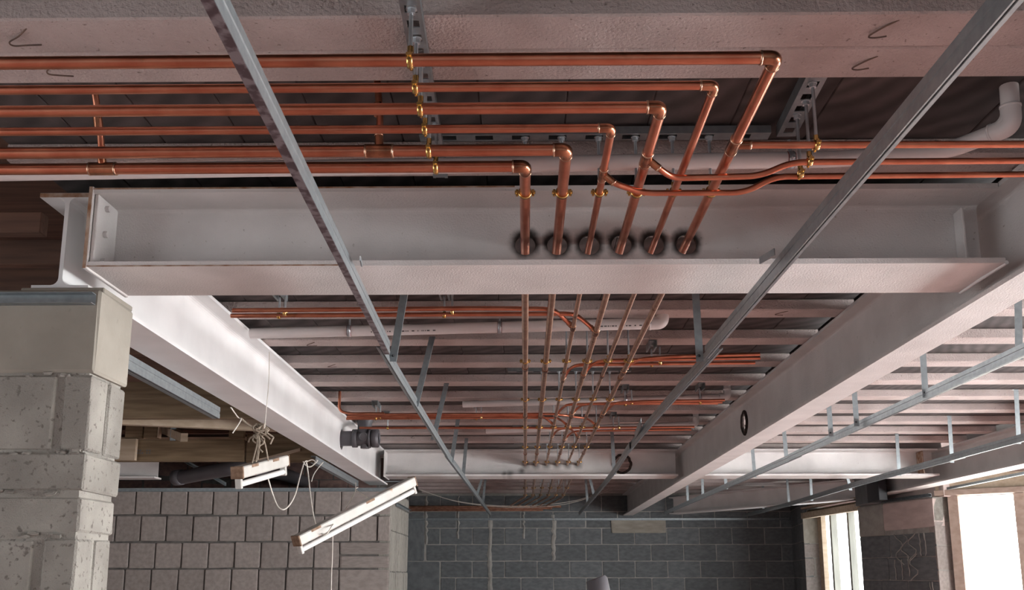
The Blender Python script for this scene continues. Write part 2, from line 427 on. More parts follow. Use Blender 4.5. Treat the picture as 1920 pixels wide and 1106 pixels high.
# upper red-brown block course seen above the left wall, set back
wu = struct(obj('wall_left_upper', MB().box((-5.2, YLB - .02, ZL), (-1.5, YLB + .1, EYE + 1.36)), 'mortar_dark'), 'set-back upper wall of reddish blocks above the left wall')
for r in range(3):
    x = -1.52 - (r % 2) * .15
    while x > -4.2:
        block(wu, (0, YLB - .02, 0), XD, -YD, x - .29, x, ZL + .01 + r * .2, ZL + .2 + r * .2, .1, 'brick_red', random.uniform(0, .006)); x -= .302
wls = MB().box((-5.3, -4, 0), (-5.2, -2.6, EYE + 1.42)).box((-5.3, 2.4, 0), (-5.2, 14.2, EYE + 1.42)).box((-5.3, -2.6, 0), (-5.2, 2.4, EYE - .9)).box((-5.3, -2.6, EYE + .74), (-5.2, 2.4, EYE + 1.42))
struct(obj('wall_left_side', wls, 'block_grey'), 'plain block wall at the far left')
w6 = struct(empty('window_5', (-5.25, -.1, EYE - .9)), 'daylit window in the left wall beside the viewer')
obj('pane', MB().box((-5.262, -2.6, EYE - .9), (-5.258, 2.4, EYE + .74)), 'daylit_left', w6)
for y_ in (-2.6, -.95, .7, 2.32): obj('frame_post', MB().box((-5.25, y_, EYE - .9), (-5.19, y_ + .08, EYE + .74)), 'timber_pale', w6)

# right wall, bending outwards: plan points
PR = [Vector((3.74, 13.7, 0)), Vector((3.52, 12.33, 0)), Vector((3.66, 10.68, 0)), Vector((3.935, 9.37, 0)), Vector((5.50, 8.20, 0)), Vector((5.70, -4.0, 0))]
HW = .745                                    # window head above the eye
def out(p, q):                               # normal pointing into the room
    d = (q - p).normalized(); n = Vector((-d.y, d.x, 0)); return d, (n if n.x < 0 else -n)
wr = struct(empty('wall_right', (3.7, 11, 0)), 'right window wall of dark blocks bending outwards towards the near side')
# far end piece beside the corner
d, n = out(PR[0], PR[1])
plan = [PR[0], PR[1], PR[1] - n * .35, PR[0] - n * .35]
obj('mortar', prism(MB(), [(p - n * .006).to_2d()[:] for p in plan], 0, EYE + 1.2), 'mortar_light', wr)
ln = (PR[1] - PR[0]).length
for r in range(-2, 9):
    z1 = EYE + zt - r * .2285; z0 = z1 - .2165; a = -.1 if r % 2 else -.32
    while a < ln:
        s0 = max(a, .02); s1 = min(a + .441, ln)
        if s1 - s0 > .05: block(wr, PR[0], d, n, s0, s1, z0, z1, .1, 'block_dark', random.uniform(0, .003))
        a += .454
# lit reveal of the first window (faces the camera)
rv0 = PR[1]; du = -n; dn = d
for r in range(0, 9):
    z1 = EYE + zt + .02 - r * .2285; z0 = z1 - .218
    if r == 0: block(wr, rv0, du, dn, 0, .20, z0 - .05, EYE + HW, .1, 'pad_concrete', .004); continue
    if r % 2: block(wr, rv0, du, dn, 0, .20, z0, z1 - (.05 if r == 1 else 0), .1, 'block_grey', .004)
    else:
        block(wr, rv0, du, dn, 0, .115, z0, z1, .1, 'block_grey', .004); block(wr, rv0, du, dn, .125, .20, z0, z1, .1, 'block_grey', .002)
# pier between the windows
d, n = out(PR[2], PR[3]); ln = (PR[3] - PR[2]).length
plan = [PR[2], PR[3], PR[3] - n * .30, PR[2] - n * .30]
obj('mortar', prism(MB(), [(p - n * .006 - d * 0).to_2d()[:] for p in plan], 0, EYE + .74), 'mortar_light', wr)
ztp = .735; zb = .45                         # pale concrete pads on top of the pier
block(wr, PR[2], d, n, 0, ln * .36, EYE + zb - .04, EYE + ztp, .12, 'pad_grey', .004)
block(wr, PR[2], d, n, ln * .365, ln, EYE + zb + .005, EYE + ztp, .12, 'block_pink', .006)
zz = EYE + zb - .045
for r in range(8):
    z1 = zz - r * .232; z0 = z1 - .222
    cuts = [0, ln * .27, ln * .62, ln] if r % 2 == 0 else [0, ln * .38, ln]
    if r == 0: cuts = [0, ln * .42, ln]; 
    for i in range(len(cuts) - 1): block(wr, PR[2], d, n, cuts[i] + .005, cuts[i + 1] - .005, z0, z1, .12, 'block_dark', random.uniform(0, .004))
# mortar dribbles down the pier
for fx, top, hh, wig in ((.55, 0, .30, 1), (.62, 0, .26, 1), (.72, 0, .26, 1), (.82, 0, .22, 0), (.88, 0, .22, 0), (.48, -.25, .2, 0), (.57, -.25, .2, 0), (.66, -.22, .2, 0), (.72, -.2, .26, 1), (.9, -.47, .3, 0), (.93, -.47, .3, 0)):
    pts = []
    for i in range(9):
        t = i / 8; p = PR[2] + d * (ln * fx + (math.sin(t * 9 + fx * 20) * .07 if wig else random.uniform(-.01, .01))) + n * .010
        pts.append((p.x, p.y, zz + top - hh * t))
    obj('mortar_run', MB().tube(pts, [.004 + .004 * random.random() for _ in pts], 5), 'mortar_light', wr)
# reveal of the second window
q0 = PR[3] + d * .001; du = -n; dn = d; q1 = q0 + du * .17
for r in range(9):
    z1 = EYE + .74 - r * .232; z0 = z1 - .224
    block(wr, q0, du, dn, 0, (q1 - q0).length, z0, z1, .1, 'block_pier' if r == 0 else 'block_grey', .003)
# plain pieces of the wall out of sight: below and above the openings and along the near side
def panel(p, q, z0, z1, name='wall_panel', m='block_dark', th=.2):
    d, n = out(p, q); obj(name, prism(MB(), [p.to_2d()[:], q.to_2d()[:], (q - n * th).to_2d()[:], (p - n * th).to_2d()[:]], z0, z1), m, wr)
panel(PR[1], PR[2], 0, EYE - .75); panel(PR[3], PR[4], 0, EYE - .9)
panel(PR[3] + Vector((.1, .4, 0)), PR[4] + Vector((.1, .4, 0)), EYE + HW + .14, EYE + 1.3, m='brick_red')
panel(PR[1] + Vector((.16, 0, 0)), PR[2] + Vector((.16, 0, 0)), EYE + HW + .10, EYE + 1.3, m='brick_red')
panel(PR[4], PR[5], EYE + HW, EYE + 1.3); panel(PR[4], PR[5], 0, EYE - .9)
for a, b in ((0, .08), (.33, .42), (.68, 1.0)):
    panel(PR[4].lerp(PR[5], a), PR[4].lerp(PR[5], b), EYE - .9, EYE + HW)
obj('wall_panel', prism(MB(), [(3.80, 10.75), (4.02, 9.30), (4.2, 9.35), (4.0, 10.8)], EYE + .74, EYE + 1.3), 'block_pink', wr)
# dark blocks standing on the pier between the two beams
a = atz(1616, 915, .93); 
obj('block', MB().cbox((3.62, 10.2, EYE + .74), (3.80, 10.62, EYE + 1.12), .006), 'block_dark', wr)
obj('damp_proof_strip', MB().cbox((3.60, 9.86, EYE + .745), (3.69, 10.19, EYE + 1.10), .006), 'black_plastic', wr)

# ------------------------------------------------------------------ windows
def bar(p, q, wdt, dep, z0=None, z1=None):
    pass
def post(p, u, n, a, b, z0, z1, d0, d1):
    """upright or rail: from a to b along u, depth d0..d1 behind the wall line"""
    pts = [p + u * a - n * d0, p + u * b - n * d0, p + u * b - n * d1, p + u * a - n * d1]
    return prism(MB(), [x.to_2d()[:] for x in pts], z0, z1)
w1 = struct(empty('window_1', (3.8, 11.5, EYE - .75)), 'tall boarded-frame window with two pale studs, far right')
d, n = out(PR[1], PR[2]); ln = (PR[2] - PR[1]).length; p = PR[1]
obj('pane', post(p, d, n, .02, ln, EYE - .75, EYE + HW, .26, .265), 'daylit_boards', w1)
obj('frame_post', post(p, d, n, .05, .17, EYE - .75, EYE + HW - .01, .17, .23), 'timber_pale', w1)
def s_at(px, off):
    rd = ray(px, 1010); o = p - n * off; k = (o.x * d.y - o.y * d.x) / (rd.x * d.y - rd.y * d.x); return (rd * k - o).dot(d)
for x0, x1 in ((1557, 1566), (1590, 1600)):
    s0 = s_at(x0, .15); s1 = s0 + .05
    obj('stud', post(p, d, n, s0, s1, EYE - .75, EYE + HW - .01, .15, .225), 'stud_grey', w1)
obj('head_board', post(p, d, n, -.05, ln + .05, EYE + HW - .045, EYE + HW + .03, .0, .06), 'timber_pale', w1)
obj('head_board', post(p, d, n, -.05, ln + .05, EYE + HW - .02, EYE + HW + .06, .06, .20), 'timber', w1)
obj('head_rail', post(p, d, n, -.02, ln + .02, EYE + HW + .075, EYE + HW + .10, -.01, .04), 'timber_pale', w1)
for i in range(8): obj('joist_end', post(p, d, n, .1 + i * .2, .15 + i * .2, EYE + HW + .10, EYE + 1.0, .03, .15), 'timber', w1)
w2 = struct(empty('window_2', (4.6, 9.0, EYE - .9)), 'wide window filled with a glowing pale yellow sheet, near right')
d, n = out(PR[3], PR[4]); ln = (PR[4] - PR[3]).length; p = PR[3]
obj('pane', post(p, d, n, .1, ln, EYE - .9, EYE + HW, .19, .195), 'daylit_sheet', w2)
obj('frame_post', post(p, d, n, .125, .215, EYE - .9, EYE + HW, .05, .17), 'timber_pink', w2)
sr = s_at(1908, .05); obj('frame_post', post(p, d, n, sr, sr + .09, EYE - .9, EYE + HW - .0, .05, .17), 'timber_pink', w2)
obj('head_board', post(p, d, n, .02, ln, EYE + HW + .005, EYE + HW + .055, .0, .17), 'timber_pink', w2)
obj('head_board', post(p, d, n, .02, ln, EYE + HW + .06, EYE + HW + .20, .05, .17), 'timber_pale', w2)
for k, (a, b) in enumerate(((.08, .33), (.42, .68))):
    wn = struct(empty('window_%d' % (3 + k), PR[4].lerp(PR[5], (a + b) / 2)), 'daylit window of the near right wall')
    pp, qq = PR[4].lerp(PR[5], a), PR[4].lerp(PR[5], b); d, n = out(pp, qq); L_ = (qq - pp).length
    obj('pane', post(pp, d, n, 0, L_, EYE - .9, EYE + HW, .12, .125), 'daylit_window', wn)
    for s in (0, L_ / 2 - .04, L_ - .08): obj('frame_post', post(pp, d, n, s, s + .08, EYE - .9, EYE + HW, .03, .11), 'timber_pale', wn)

# ================================================================== STEEL BEAMS
def ibeam(name, label, a, b, h_bot, h_top, B, tf=.014, tw=.009, r=.014, holes=(), m='steel_paint', edges=None):
    """I beam from plan point a to b; holes: (distance along, height above h_bot, radius)"""
    a = Vector(a); b = Vector(b); L = (b - a).length; rz = math.atan2(b.y - a.y, b.x - a.x); D = h_top - h_bot
    e = tag(empty(name, (a.x, a.y, EYE + h_bot), rz), label, 'steel beam', None)
    def half(sg):
        pr = [(0, 0), (sg * B / 2, 0), (sg * B / 2, tf)]
        for k in range(5):
            t = k / 4 * PI / 2; pr.append((sg * (tw / 2 + r - r * math.sin(t)), tf + r - r * math.cos(t)))
        return pr
    mb = MB()
    R_, U_ = Vector((0, 1, 0)), Vector((0, 0, 1))
    for sg in (-1, 1):
        pr = half(sg); mb.extrude(pr, (0, 0, 0), (L, 0, 0), R_, U_, close=False)
        mb.extrude([(u, D - v) for u, v in pr], (0, 0, 0), (L, 0, 0), R_, U_, close=False)
        z0, z1 = tf + r, D - tf - r; y = sg * tw / 2; cur = 0.0
        for (hx, hz, hr) in sorted(holes):
            c = hr * 1.45; mb.add([(cur, y, z0), (hx - c, y, z0), (hx - c, y, z1), (cur, y, z1)], [(0, 1, 2, 3)]); cur = hx + c
            ang = sorted([2 * PI * k / 28 for k in range(28)] + [math.atan2(zc - hz, sx * c) % (2 * PI) for zc in (z0, z1) for sx in (-1, 1)])
            vi = []; vo = []
            for t in ang:
                cx, sz = math.cos(t), math.sin(t); ks = []
                if abs(cx) > 1e-6: ks.append(c / abs(cx))
                if sz > 1e-6: ks.append((z1 - hz) / sz)
                if sz < -1e-6: ks.append((z0 - hz) / sz)
                k = min(ks); vo.append((hx + cx * k, y, hz + sz * k)); vi.append((hx + cx * hr, y, hz + sz * hr))
            nn = len(ang); mb.add(vi + vo, [(i, (i + 1) % nn, (i + 1) % nn + nn, i + nn) for i in range(nn)])
            if sg == 1: mb.add(vi + [(x, -y, z) for x, _, z in vi], [(i, (i + 1) % nn, (i + 1) % nn + nn, i + nn) for i in range(nn)], True)
        mb.add([(cur, y, z0), (L, y, z0), (L, y, z1), (cur, y, z1)], [(0, 1, 2, 3)])
    full = half(1) + [(u, D - v) for u, v in half(1)][::-1] + [(u, D - v) for u, v in half(-1)] + half(-1)[::-1]
    for x in (0, L): mb.add([(x, u, v) for u, v in full], [tuple(range(len(full)))])
    me = mb.mesh('beam_body'); me.materials.append(M[m] if isinstance(m, str) else m)
    o = link('beam_body', me, None, e)
    return e

XLB = -1.360; XRB = 1.443
left_beam = ibeam('steel_beam', 'bright white steel beam running away on the left above the hanging lamps', (XLB, 2.68, 0), (XLB, 8.90, 0), .818, 1.118, .168, tw=.012, r=.022, m='steel_white',
                  holes=[(7.02 - 2.68, .165, .075)])
right_beam = ibeam('steel_beam', 'long white steel beam on the right with a see-through oval hole', (XRB, 1.3, 0), (XRB, YW - .01, 0), .820, 1.118, .136,
                   m=soot_steel('steel_hole_right', [(4.92, .155)], r0=.062, r1=.085), holes=[(4.92, .155, .068)])
# front cross beam with six holes
BX0, BX1 = -1.262, 1.372; B1Y = 2.78; HB1 = .872; HT1 = 1.114
PX = [.002 + .0975 * k for k in range(6)]
HP = .985
h1 = [(x - BX0, HP - HB1 - .004, .031) for x in PX]
front_beam = ibeam('steel_beam', 'wide white cross beam in front with six scorched pipe holes', (BX0, B1Y, 0), (BX1, B1Y, 0), HB1, HT1, .292, tf=.016, tw=.011, r=.016,
                   m=soot_steel('steel_scorched', [(a, b + .006) for a, b, c in h1], r0=.030, r1=.060), holes=h1)
obj('end_plate', MB().cbox((BX0 - .012, B1Y - .148, EYE + HB1 - .006), (BX0 - .0, B1Y + .148, EYE + HT1 + .004), .002), 'steel_paint', front_beam)
obj('rust_line', MB().box((BX0 - .0125, B1Y - .1495, EYE + HB1 - .004), (BX0 - .003, B1Y - .1478, EYE + HT1 + .003)), 'rust_edge', front_beam)
obj('stiffener_plate', MB().cbox((BX0 + .002, B1Y - .140, EYE + HB1 + .017), (BX0 + .014, B1Y - .006, EYE + HT1 - .017), .002), 'steel_paint', front_beam)
obj('stiffener_plate', MB().cbox((1.300, B1Y - .060, EYE + HB1 + .017), (1.308, B1Y - .006, EYE + HT1 - .040), .002), 'steel_paint', front_beam)
obj('weld_bead', MB().tube([(BX1 + .002, B1Y - .146, EYE + HB1 + .002), (BX1 - .004, B1Y, EYE + HB1 - .001), (BX1 + .0, B1Y + .146, EYE + HB1)], .006, 8), 'steel_white', front_beam)
for z in (.905, .99, 1.07):
    obj('bolt', MB().tube([(BX0 + .014, B1Y - .09, EYE + z), (BX0 + .026, B1Y - .09, EYE + z)], .010, 6), 'steel_paint', front_beam)
rust = MB().box((BX0 - .002, B1Y - .1475, EYE + HB1 + .0005), (BX1 - 1.9, B1Y - .1462, EYE + HB1 + .004)); obj('rust_line', rust, 'rust_edge', front_beam)
rust = MB().box((BX0 - .002, B1Y - .1475, EYE + HT1 - .005), (BX1 - 1.4, B1Y - .1462, EYE + HT1 - .0005)); obj('rust_line', rust, 'rust_edge', front_beam)
obj('rust_line', MB().box((XLB - .084, 2.6785, EYE + 1.104), (XLB + .084, 2.6795, EYE + 1.117)), 'rust_edge', left_beam)
# second cross beam: centre bay and right bay
B2Y = 8.755; 
hp2 = [(x * .985 - BX0, HP - HB1 + .002, .022) for x in PX]
vc = aty(1166, 870, B2Y)
mid_beam = ibeam('steel_beam', 'sooty white cross beam in the middle distance with a round vent hole', (BX0, B2Y, 0), (BX1, B2Y, 0), HB1, HT1, .292, tf=.016, tw=.011,
                 m=soot_steel('steel_sooty', [(a, b) for a, b, c in hp2], r0=.000, r1=.062, dark=.72, stains=[(aty(956, 889, B2Y).x - BX0, .030, .9), (aty(946, 890, B2Y).x - BX0, .030, .7), (aty(978, 880, B2Y).x - BX0, .06, .8)]),
                 holes=[(vc.x - BX0, vc.z - EYE - HB1, .078)])
def rim(parent, c, axis, r):
    axis = Vector(axis); u = axis.orthogonal().normalized(); v_ = axis.cross(u); random.seed(2)
    pts = [Vector(c) + (u * math.cos(t) + v_ * math.sin(t)) * (r + random.uniform(-.003, .004)) for t in [k * PI / 20 for k in range(41)]]; pts[-1] = pts[0]
    obj('burnt_rim', MB().tube(pts, .013, 6, caps=False), 'burnt', parent)
rim(mid_beam, (vc.x, B2Y - .008, vc.z), (0, 1, 0), .080)
rim(right_beam, (XRB - .007, 1.3 + 4.92, EYE + .82 + .155), (1, 0, 0), .070)
obj('end_plate', MB().cbox((BX0 - .012, B2Y - .148, EYE + HB1 - .006), (BX0, B2Y + .148, EYE + HT1), .002), 'steel_paint', mid_beam)
bay_beam = ibeam('steel_beam', 'white cross beam of the right bay in line behind the long beam', (XRB + .07, B2Y, 0), (3.70, B2Y, 0), HB1, HT1, .292, tf=.016, tw=.011)
obj('stiffener_plate', MB().cbox((3.56, B2Y - .14, EYE + HB1 + .02), (3.57, B2Y - .006, EYE + HT1 - .02), .002), 'rust_edge', bay_beam)
edge_beam = ibeam('steel_beam', 'white edge beam at far right above the windows with a brightly lit underside', (3.86, 5.2, 0), (3.775, 10.18, 0), .82, 1.118, .168)
skew_beam = ibeam('steel_beam', 'skewed white steel beam in the far right corner above the studded window', (2.05, 13.35, 0), (3.70, 10.75, 0), .82, 1.05, .168)
# short white beam in the left bay, over the left wall
stub_beam = ibeam('steel_beam', 'short white steel beam end over the left wall beside the block pier', (-4.6, 8.1, 0), (aty(297, 880, 8.1).x, 8.1, 0), .80, .99, .16)

# ================================================================== BLOCK PIER
PX1 = atz(190, 547, .795).x; PY0 = 2.625; PY1 = 2.86; PZ = EYE + .800
pier = tag(empty('block_pier', (PX1 - .5, (PY0 + PY1) / 2, 0)), 'rough concrete block pier at the left edge carrying the steel beam', 'pier')
PXL = -2.3
obj('mortar_core', MB().box((PXL, PY0 + .010, 0), (PX1 - .017, PY1 - .014, PZ - .004)), 'block_pier', pier)
def pblock(x0, x1, y0, y1, z0, z1, m='block_pier', c=.006):
    b = MB(); nx = max(2, int((x1 - x0) / .05)); nz = max(2, int((z1 - z0) / .05)); ny = max(2, int((y1 - y0) / .05))
    b.cbox((x0, y0, z0), (x1, y1, z1), c)
    for v in b.v: v += Vector((random.uniform(-.002, .002), random.uniform(-.002, .002), random.uniform(-.002, .002)))
    return obj('block', b, m, pier)
zf = lambda y: aty(100, y, PY0).z
zs = [PZ, zf(700), zf(846), zf(852), zf(921), zf(929), zf(1000), zf(1010), zf(1150)]
pblock(PXL, PX1, PY0, PY1, zs[1] + .004, zs[0], 'pad_concrete')
# two upright blocks, then their end faces
xa = aty(105, 800, PY0).x
pblock(PXL + .5, xa - .012, PY0 + .004, PY0 + .11, zs[2] + .004, zs[1] - .004); pblock(xa + .012, PX1 - .004, PY0 + .003, PY0 + .105, zs[2] + .004, zs[1] - .004)
pblock(PX1 - .30, PX1 - .008, PY0 + .13, PY1 + .002, zs[2] + .003, zs[1] - .004)
pblock(PXL + .2, PX1 - .002, PY0 + .002, PY1, zs[4] + .004, zs[2] - .004)
pblock(PXL, PX1 - .010, PY0 + .004, PY1 - .004, zs[6] + .004, zs[4] - .014)
xb = aty(68, 1050, PY0).x
pblock(PXL + .5, xb - .014, PY0 + .004, PY0 + .11, zs[8], zs[6] - .014); pblock(xb + .014, PX1 - .008, PY0 + .002, PY0 + .105, zs[8], zs[6] - .014)
pblock(PX1 - .30, PX1 - .012, PY0 + .125, PY1 - .002, zs[8], zs[6] - .012)
z = zs[8] - .012; k = 0
while z > .2:
    pblock(PXL + .3, PX1 - .006, PY0 + .003, PY1 - .003, max(.0, z - .108), z); z -= .118
tag(obj('mortar_bed', MB().cbox((XLB - .10, PY0 + .02, PZ), (PX1 - .02, PY1, EYE + .817), .003), 'pad_concrete', pier), '', '') if False else obj('mortar_bed', MB().cbox((XLB - .10, PY0 + .03, PZ), (PX1 - .005, PY1, EYE + .817), .003), 'pad_concrete', pier)
for q in range(40):                          # crumbs of mortar stuck in the joints
    zz_ = random.choice([zs[2], zs[4], zs[6], zs[1]]) + random.uniform(-.008, .008); x = random.uniform(-1.75, PX1 - .02); s = random.uniform(.006, .014)
    b = MB().cbox((x - s * 1.6, PY0 - .001, zz_ - s * .6), (x + s * 1.6, PY0 + .03, zz_ + s * .6), s * .5)
    for v in b.v: v += Vector([random.uniform(-.3, .3) * s for _ in range(3)])
    obj('mortar_crumb', b, 'block_pier', pier)

# ================================================================== CEILING CHANNELS AND TRACKS
def prof_channel(side, hgt=.045, fl=.0155, t=.0016):
    """C profile, web on the side facing the room's middle; u to +X, v up"""
    s = side
    o = [(0, 0), (-s * fl * .22, .0), (-s * fl * .30, .0016), (-s * fl * .42, .0016), (-s * fl * .50, 0), (-s * fl, 0), (-s * fl, .006), (-s * (fl - t), .006), (-s * (fl - t), t), (-s * t, t),
         (-s * t, hgt - t), (-s * (fl - t), hgt - t), (-s * (fl - t), hgt - .006), (-s * fl, hgt - .006), (-s * fl, hgt), (0, hgt),
         (0, hgt * .62), (-s * .002, hgt * .58), (-s * .002, hgt * .42), (0, hgt * .38)]
    return o
def sweep(mb, prof, pts):
    pts = [Vector(p) for p in pts]; n = len(prof); vs = []
    for i, p in enumerate(pts):
        t = (pts[min(i + 1, len(pts) - 1)] - pts[max(i - 1, 0)]); t.z = 0; t.normalize(); rt = Vector((t.y, -t.x, 0))
        vs += [p + rt * u + Vector((0, 0, v)) for u, v in prof]
    fs = [(i * n + k, i * n + (k + 1) % n, (i + 1) * n + (k + 1) % n, (i + 1) * n + k) for i in range(len(pts) - 1) for k in range(n)]
    mb.add(vs, fs); mb.add(vs[:n], [tuple(range(n))]); mb.add(vs[-n:], [tuple(range(n))]); return mb
HC = .770
def channel(label, side, secs, straps, spangle=False):
    """secs: list of pixel polylines of the bottom corner on the plane of the ceiling grid; straps: (bottom px, top px)"""
    p0 = atz(*secs[0][0], HC); e = tag(empty('ceiling_channel', p0), label, 'ceiling channel', 'main channels of the ceiling grid')
    for i, sec in enumerate(secs):
        pts = spline([atz(x, y, HC + (.004 if i % 2 else 0)) for x, y in sec], 6) if len(sec) > 2 else [atz(x, y, HC + (.004 if i % 2 else 0)) for x, y in sec]
        if i % 2: pts = [p + Vector((-side * .004, 0, 0)) for p in pts]
        obj('channel_section', sweep(MB(), prof_channel(side), pts), 'galvanised', e)
        if spangle and i == 0: obj('lower_flange', sweep(MB(), [(-side * .0005, -.0012), (-side * .0185, -.0012), (-side * .0185, -.0002), (-side * .0005, -.0002)], pts), 'galvanised_spangle', e)
    for (bx, by), (tx, ty) in straps:
        b = atz(bx, by, HC + .030); t = aty(tx, ty, b.y); k = (HJ - HC) / max(.05, (t.z - b.z)) if t.z - b.z > .05 else 1
        t = b + Vector(((t.x - b.x) * min(k, 3), 0, 0)); t.z = EYE + HJ - .001
        mbs = MB(); wv = .014
        prof = [(-wv, 0), (wv, 0), (wv, .010), (wv - .0014, .010), (wv - .0014, .0014), (-wv, .0014)]
        n = len(prof); b.z -= .02
        vs = [b + Vector((u, v, 0)) for u, v in prof] + [t + Vector((u, v, 0)) for u, v in prof]
        mbs.add(vs, [(i, (i + 1) % n, (i + 1) % n + n, i + n) for i in range(n)] + [tuple(range(n)), tuple(range(n, 2 * n))])
        st = obj('hanger_strap', mbs, 'galvanised', e)
        obj('foot_tab', MB().box((t.x - .014, t.y, t.z - .0015), (t.x + .014, t.y + .03, t.z)), 'galvanised', st)
        obj('screw', MB().tube([b + Vector((side * .001, -.001, .022)), b + Vector((side * .006, -.008, .022))], .005, 6), 'black_plastic', e)
    return e
ch1 = channel('grey ceiling channel left of the six copper pipes, bending towards the far wall', 1,
              [[(372, -60), (731, 664)], [(716, 652), (776, 752), (848, 868)], [(838, 856), (880, 912), (908, 950), (921, 968)]],
              [((736, 668), (755, 555)), ((779, 754), (803, 652)), ((812, 818), (832, 732)), ((846, 862), (857, 790)), ((868, 893), (874, 822)), ((893, 928), (900, 905)), ((905, 945), (908, 915))], True)
ch2 = channel('grey ceiling channel right of the six copper pipes, with bright lower edge', -1,
              [[(1952, -60), (1322, 672)], [(1345, 655), (1215, 800), (1172, 853)], [(1180, 842), (1150, 888), (1118, 928), (1085, 966)]],
              [((1312, 668), (1305, 556)), ((1152, 885), (1148, 815)), ((1115, 930), (1108, 900)), ((1102, 945), (1100, 918))])
ch3 = channel('grey ceiling channel passing diagonally under the right bay, nearest the long beam', -1,
              [[(1960, 648), (1478, 864)], [(1498, 856), (1322, 932), (1245, 965)]],
              [((1910, 664), (1908, 560)), ((1735, 737), (1730, 660)), ((1606, 792), (1602, 735)), ((1558, 812), (1554, 757)), ((1475, 862), (1470, 805)), ((1415, 890), (1411, 840)), ((1362, 913), (1360, 898)), ((1318, 931), (1317, 900)), ((1290, 944), (1288, 902))])
ch4 = channel('grey ceiling channel farthest right, ending near the far window', -1,
              [[(1990, 808), (1780, 864)], [(1806, 858), (1600, 913), (1480, 948), (1396, 969)]],
              [((1910, 826), (1905, 735)), ((1785, 862), (1780, 785)), ((1686, 887), (1682, 822)), ((1595, 915), (1590, 900)), ((1522, 935), (1520, 900)), ((1480, 946), (1476, 900)), ((1432, 958), (1430, 905))])
def stub(parent, px0, px1, h0, h1, w_=.03):
    a, b = atz(*px0, h0), atz(*px1, h1); up = Vector((0, 0, w_)); t = Vector((.003, .003, 0))
    obj('bracket_stub', MB().add([a, b, b + up, a + up, a + t, b + t, b + up + t, a + up + t], [(0, 1, 2, 3), (7, 6, 5, 4), (0, 4, 5, 1), (1, 5, 6, 2), (2, 6, 7, 3), (3, 7, 4, 0)]), 'galvanised', parent)
stub(ch2, (1424, 495), (1452, 478), .785, .785, .018); stub(ch2, (1190, 826), (1202, 800), .80, .80, .05); stub(ch1, (677, 500), (674, 488), .80, .80, .012)
# perimeter tracks on the walls
def track(label, a, b, m='galvanised', face=1):
    a = Vector(a); b = Vector(b); d = (b - a).normalized(); r = Vector((d.y, -d.x, 0)) * face
    pr = [(0, 0), (.028, 0), (.028, .002), (.002, .002), (.002, .030), (.028, .030), (.028, .032), (0, .032)]
    return base_obj('perimeter_track', MB().extrude(pr, a, b, r, Vector((0, 0, 1))), m, label, 'ceiling track', 'perimeter tracks of the ceiling grid')
track('grey metal track along the top of the near block pier', (PXL + .2, PY0 - .002, PZ - .046), (PX1 - .012, PY0 - .002, PZ - .046))
track('grey metal track along the top of the left block wall', (-4.4, YL - .008, ZL - .030), (XLR, YL - .008, ZL - .030))
track('thin metal track across the dark far wall', (wb_x0, YW - .008, EYE + .752), (3.70, YW - .008, EYE + .752))
a3 = PR[2].copy(); b3 = PR[3].copy(); d, n = out(a3, b3); a3 += n * .008; b3 += n * .008; a3.z = b3.z = EYE + .742
track('bluish metal track on top of the pier between the two windows', a3, b3, face=1)
d, n = out(PR[0], PR[1])
track('short metal track on the return of the left wall', (XLR + .008, YL + .3, ZL - .14), (XLR + .008, YLB - .02, ZL - .14))
base_obj('steel_channel', sweep(MB(), prof_channel(1, .022, .03), [atz(1775, 918, .795), atz(1935, 886, .795)]), 'galvanised', 'thin grey steel channel under the lit edge beam beside the yellow window', 'steel channel')
def loose_channel(label, p0, p1, h, hgt=.07):
    return base_obj('steel_channel', sweep(MB(), prof_channel(1, hgt, .035), [atz(*p0, h), atz(*p1, h)]), 'galvanised', label, 'steel channel')
cl = loose_channel('grey steel channel under the left beam behind the block pier', (238, 690), (412, 785), .74, .055)
cl = loose_channel('grey steel channel with a green arrow under the far end of the left beam', (592, 868), (672, 912), .765, .05)
ga = atz(607, 877, .765); gd = (atz(672, 912, .765) - atz(592, 868, .765)).normalized(); gn = Vector((gd.y, -gd.x, 0)) * .0025; gu = Vector((0, 0, 1))
gp = lambda u, v: ga + gd * u + gu * v + gn
obj('arrow_mark', MB().add([gp(-.006, .008), gp(.006, .008), gp(.006, .024), gp(-.006, .024), gp(-.02, .024), gp(.02, .024), gp(0, .042)], [(0, 1, 2, 3), (4, 5, 6)]), 'green_print', cl)
base_obj('steel_channel', MB().extrude([(0, 0), (.05, 0), (.05, .003), (.003, .003), (.003, .03), (0, .03)], aty(345, 866, 8.44), aty(424, 911, 8.44), Vector((0, -1, 0)), Vector((0, 0, 1))), 'galvanised', 'sloping grey steel strip above the left wall beside the grey waste pipe', 'steel channel')

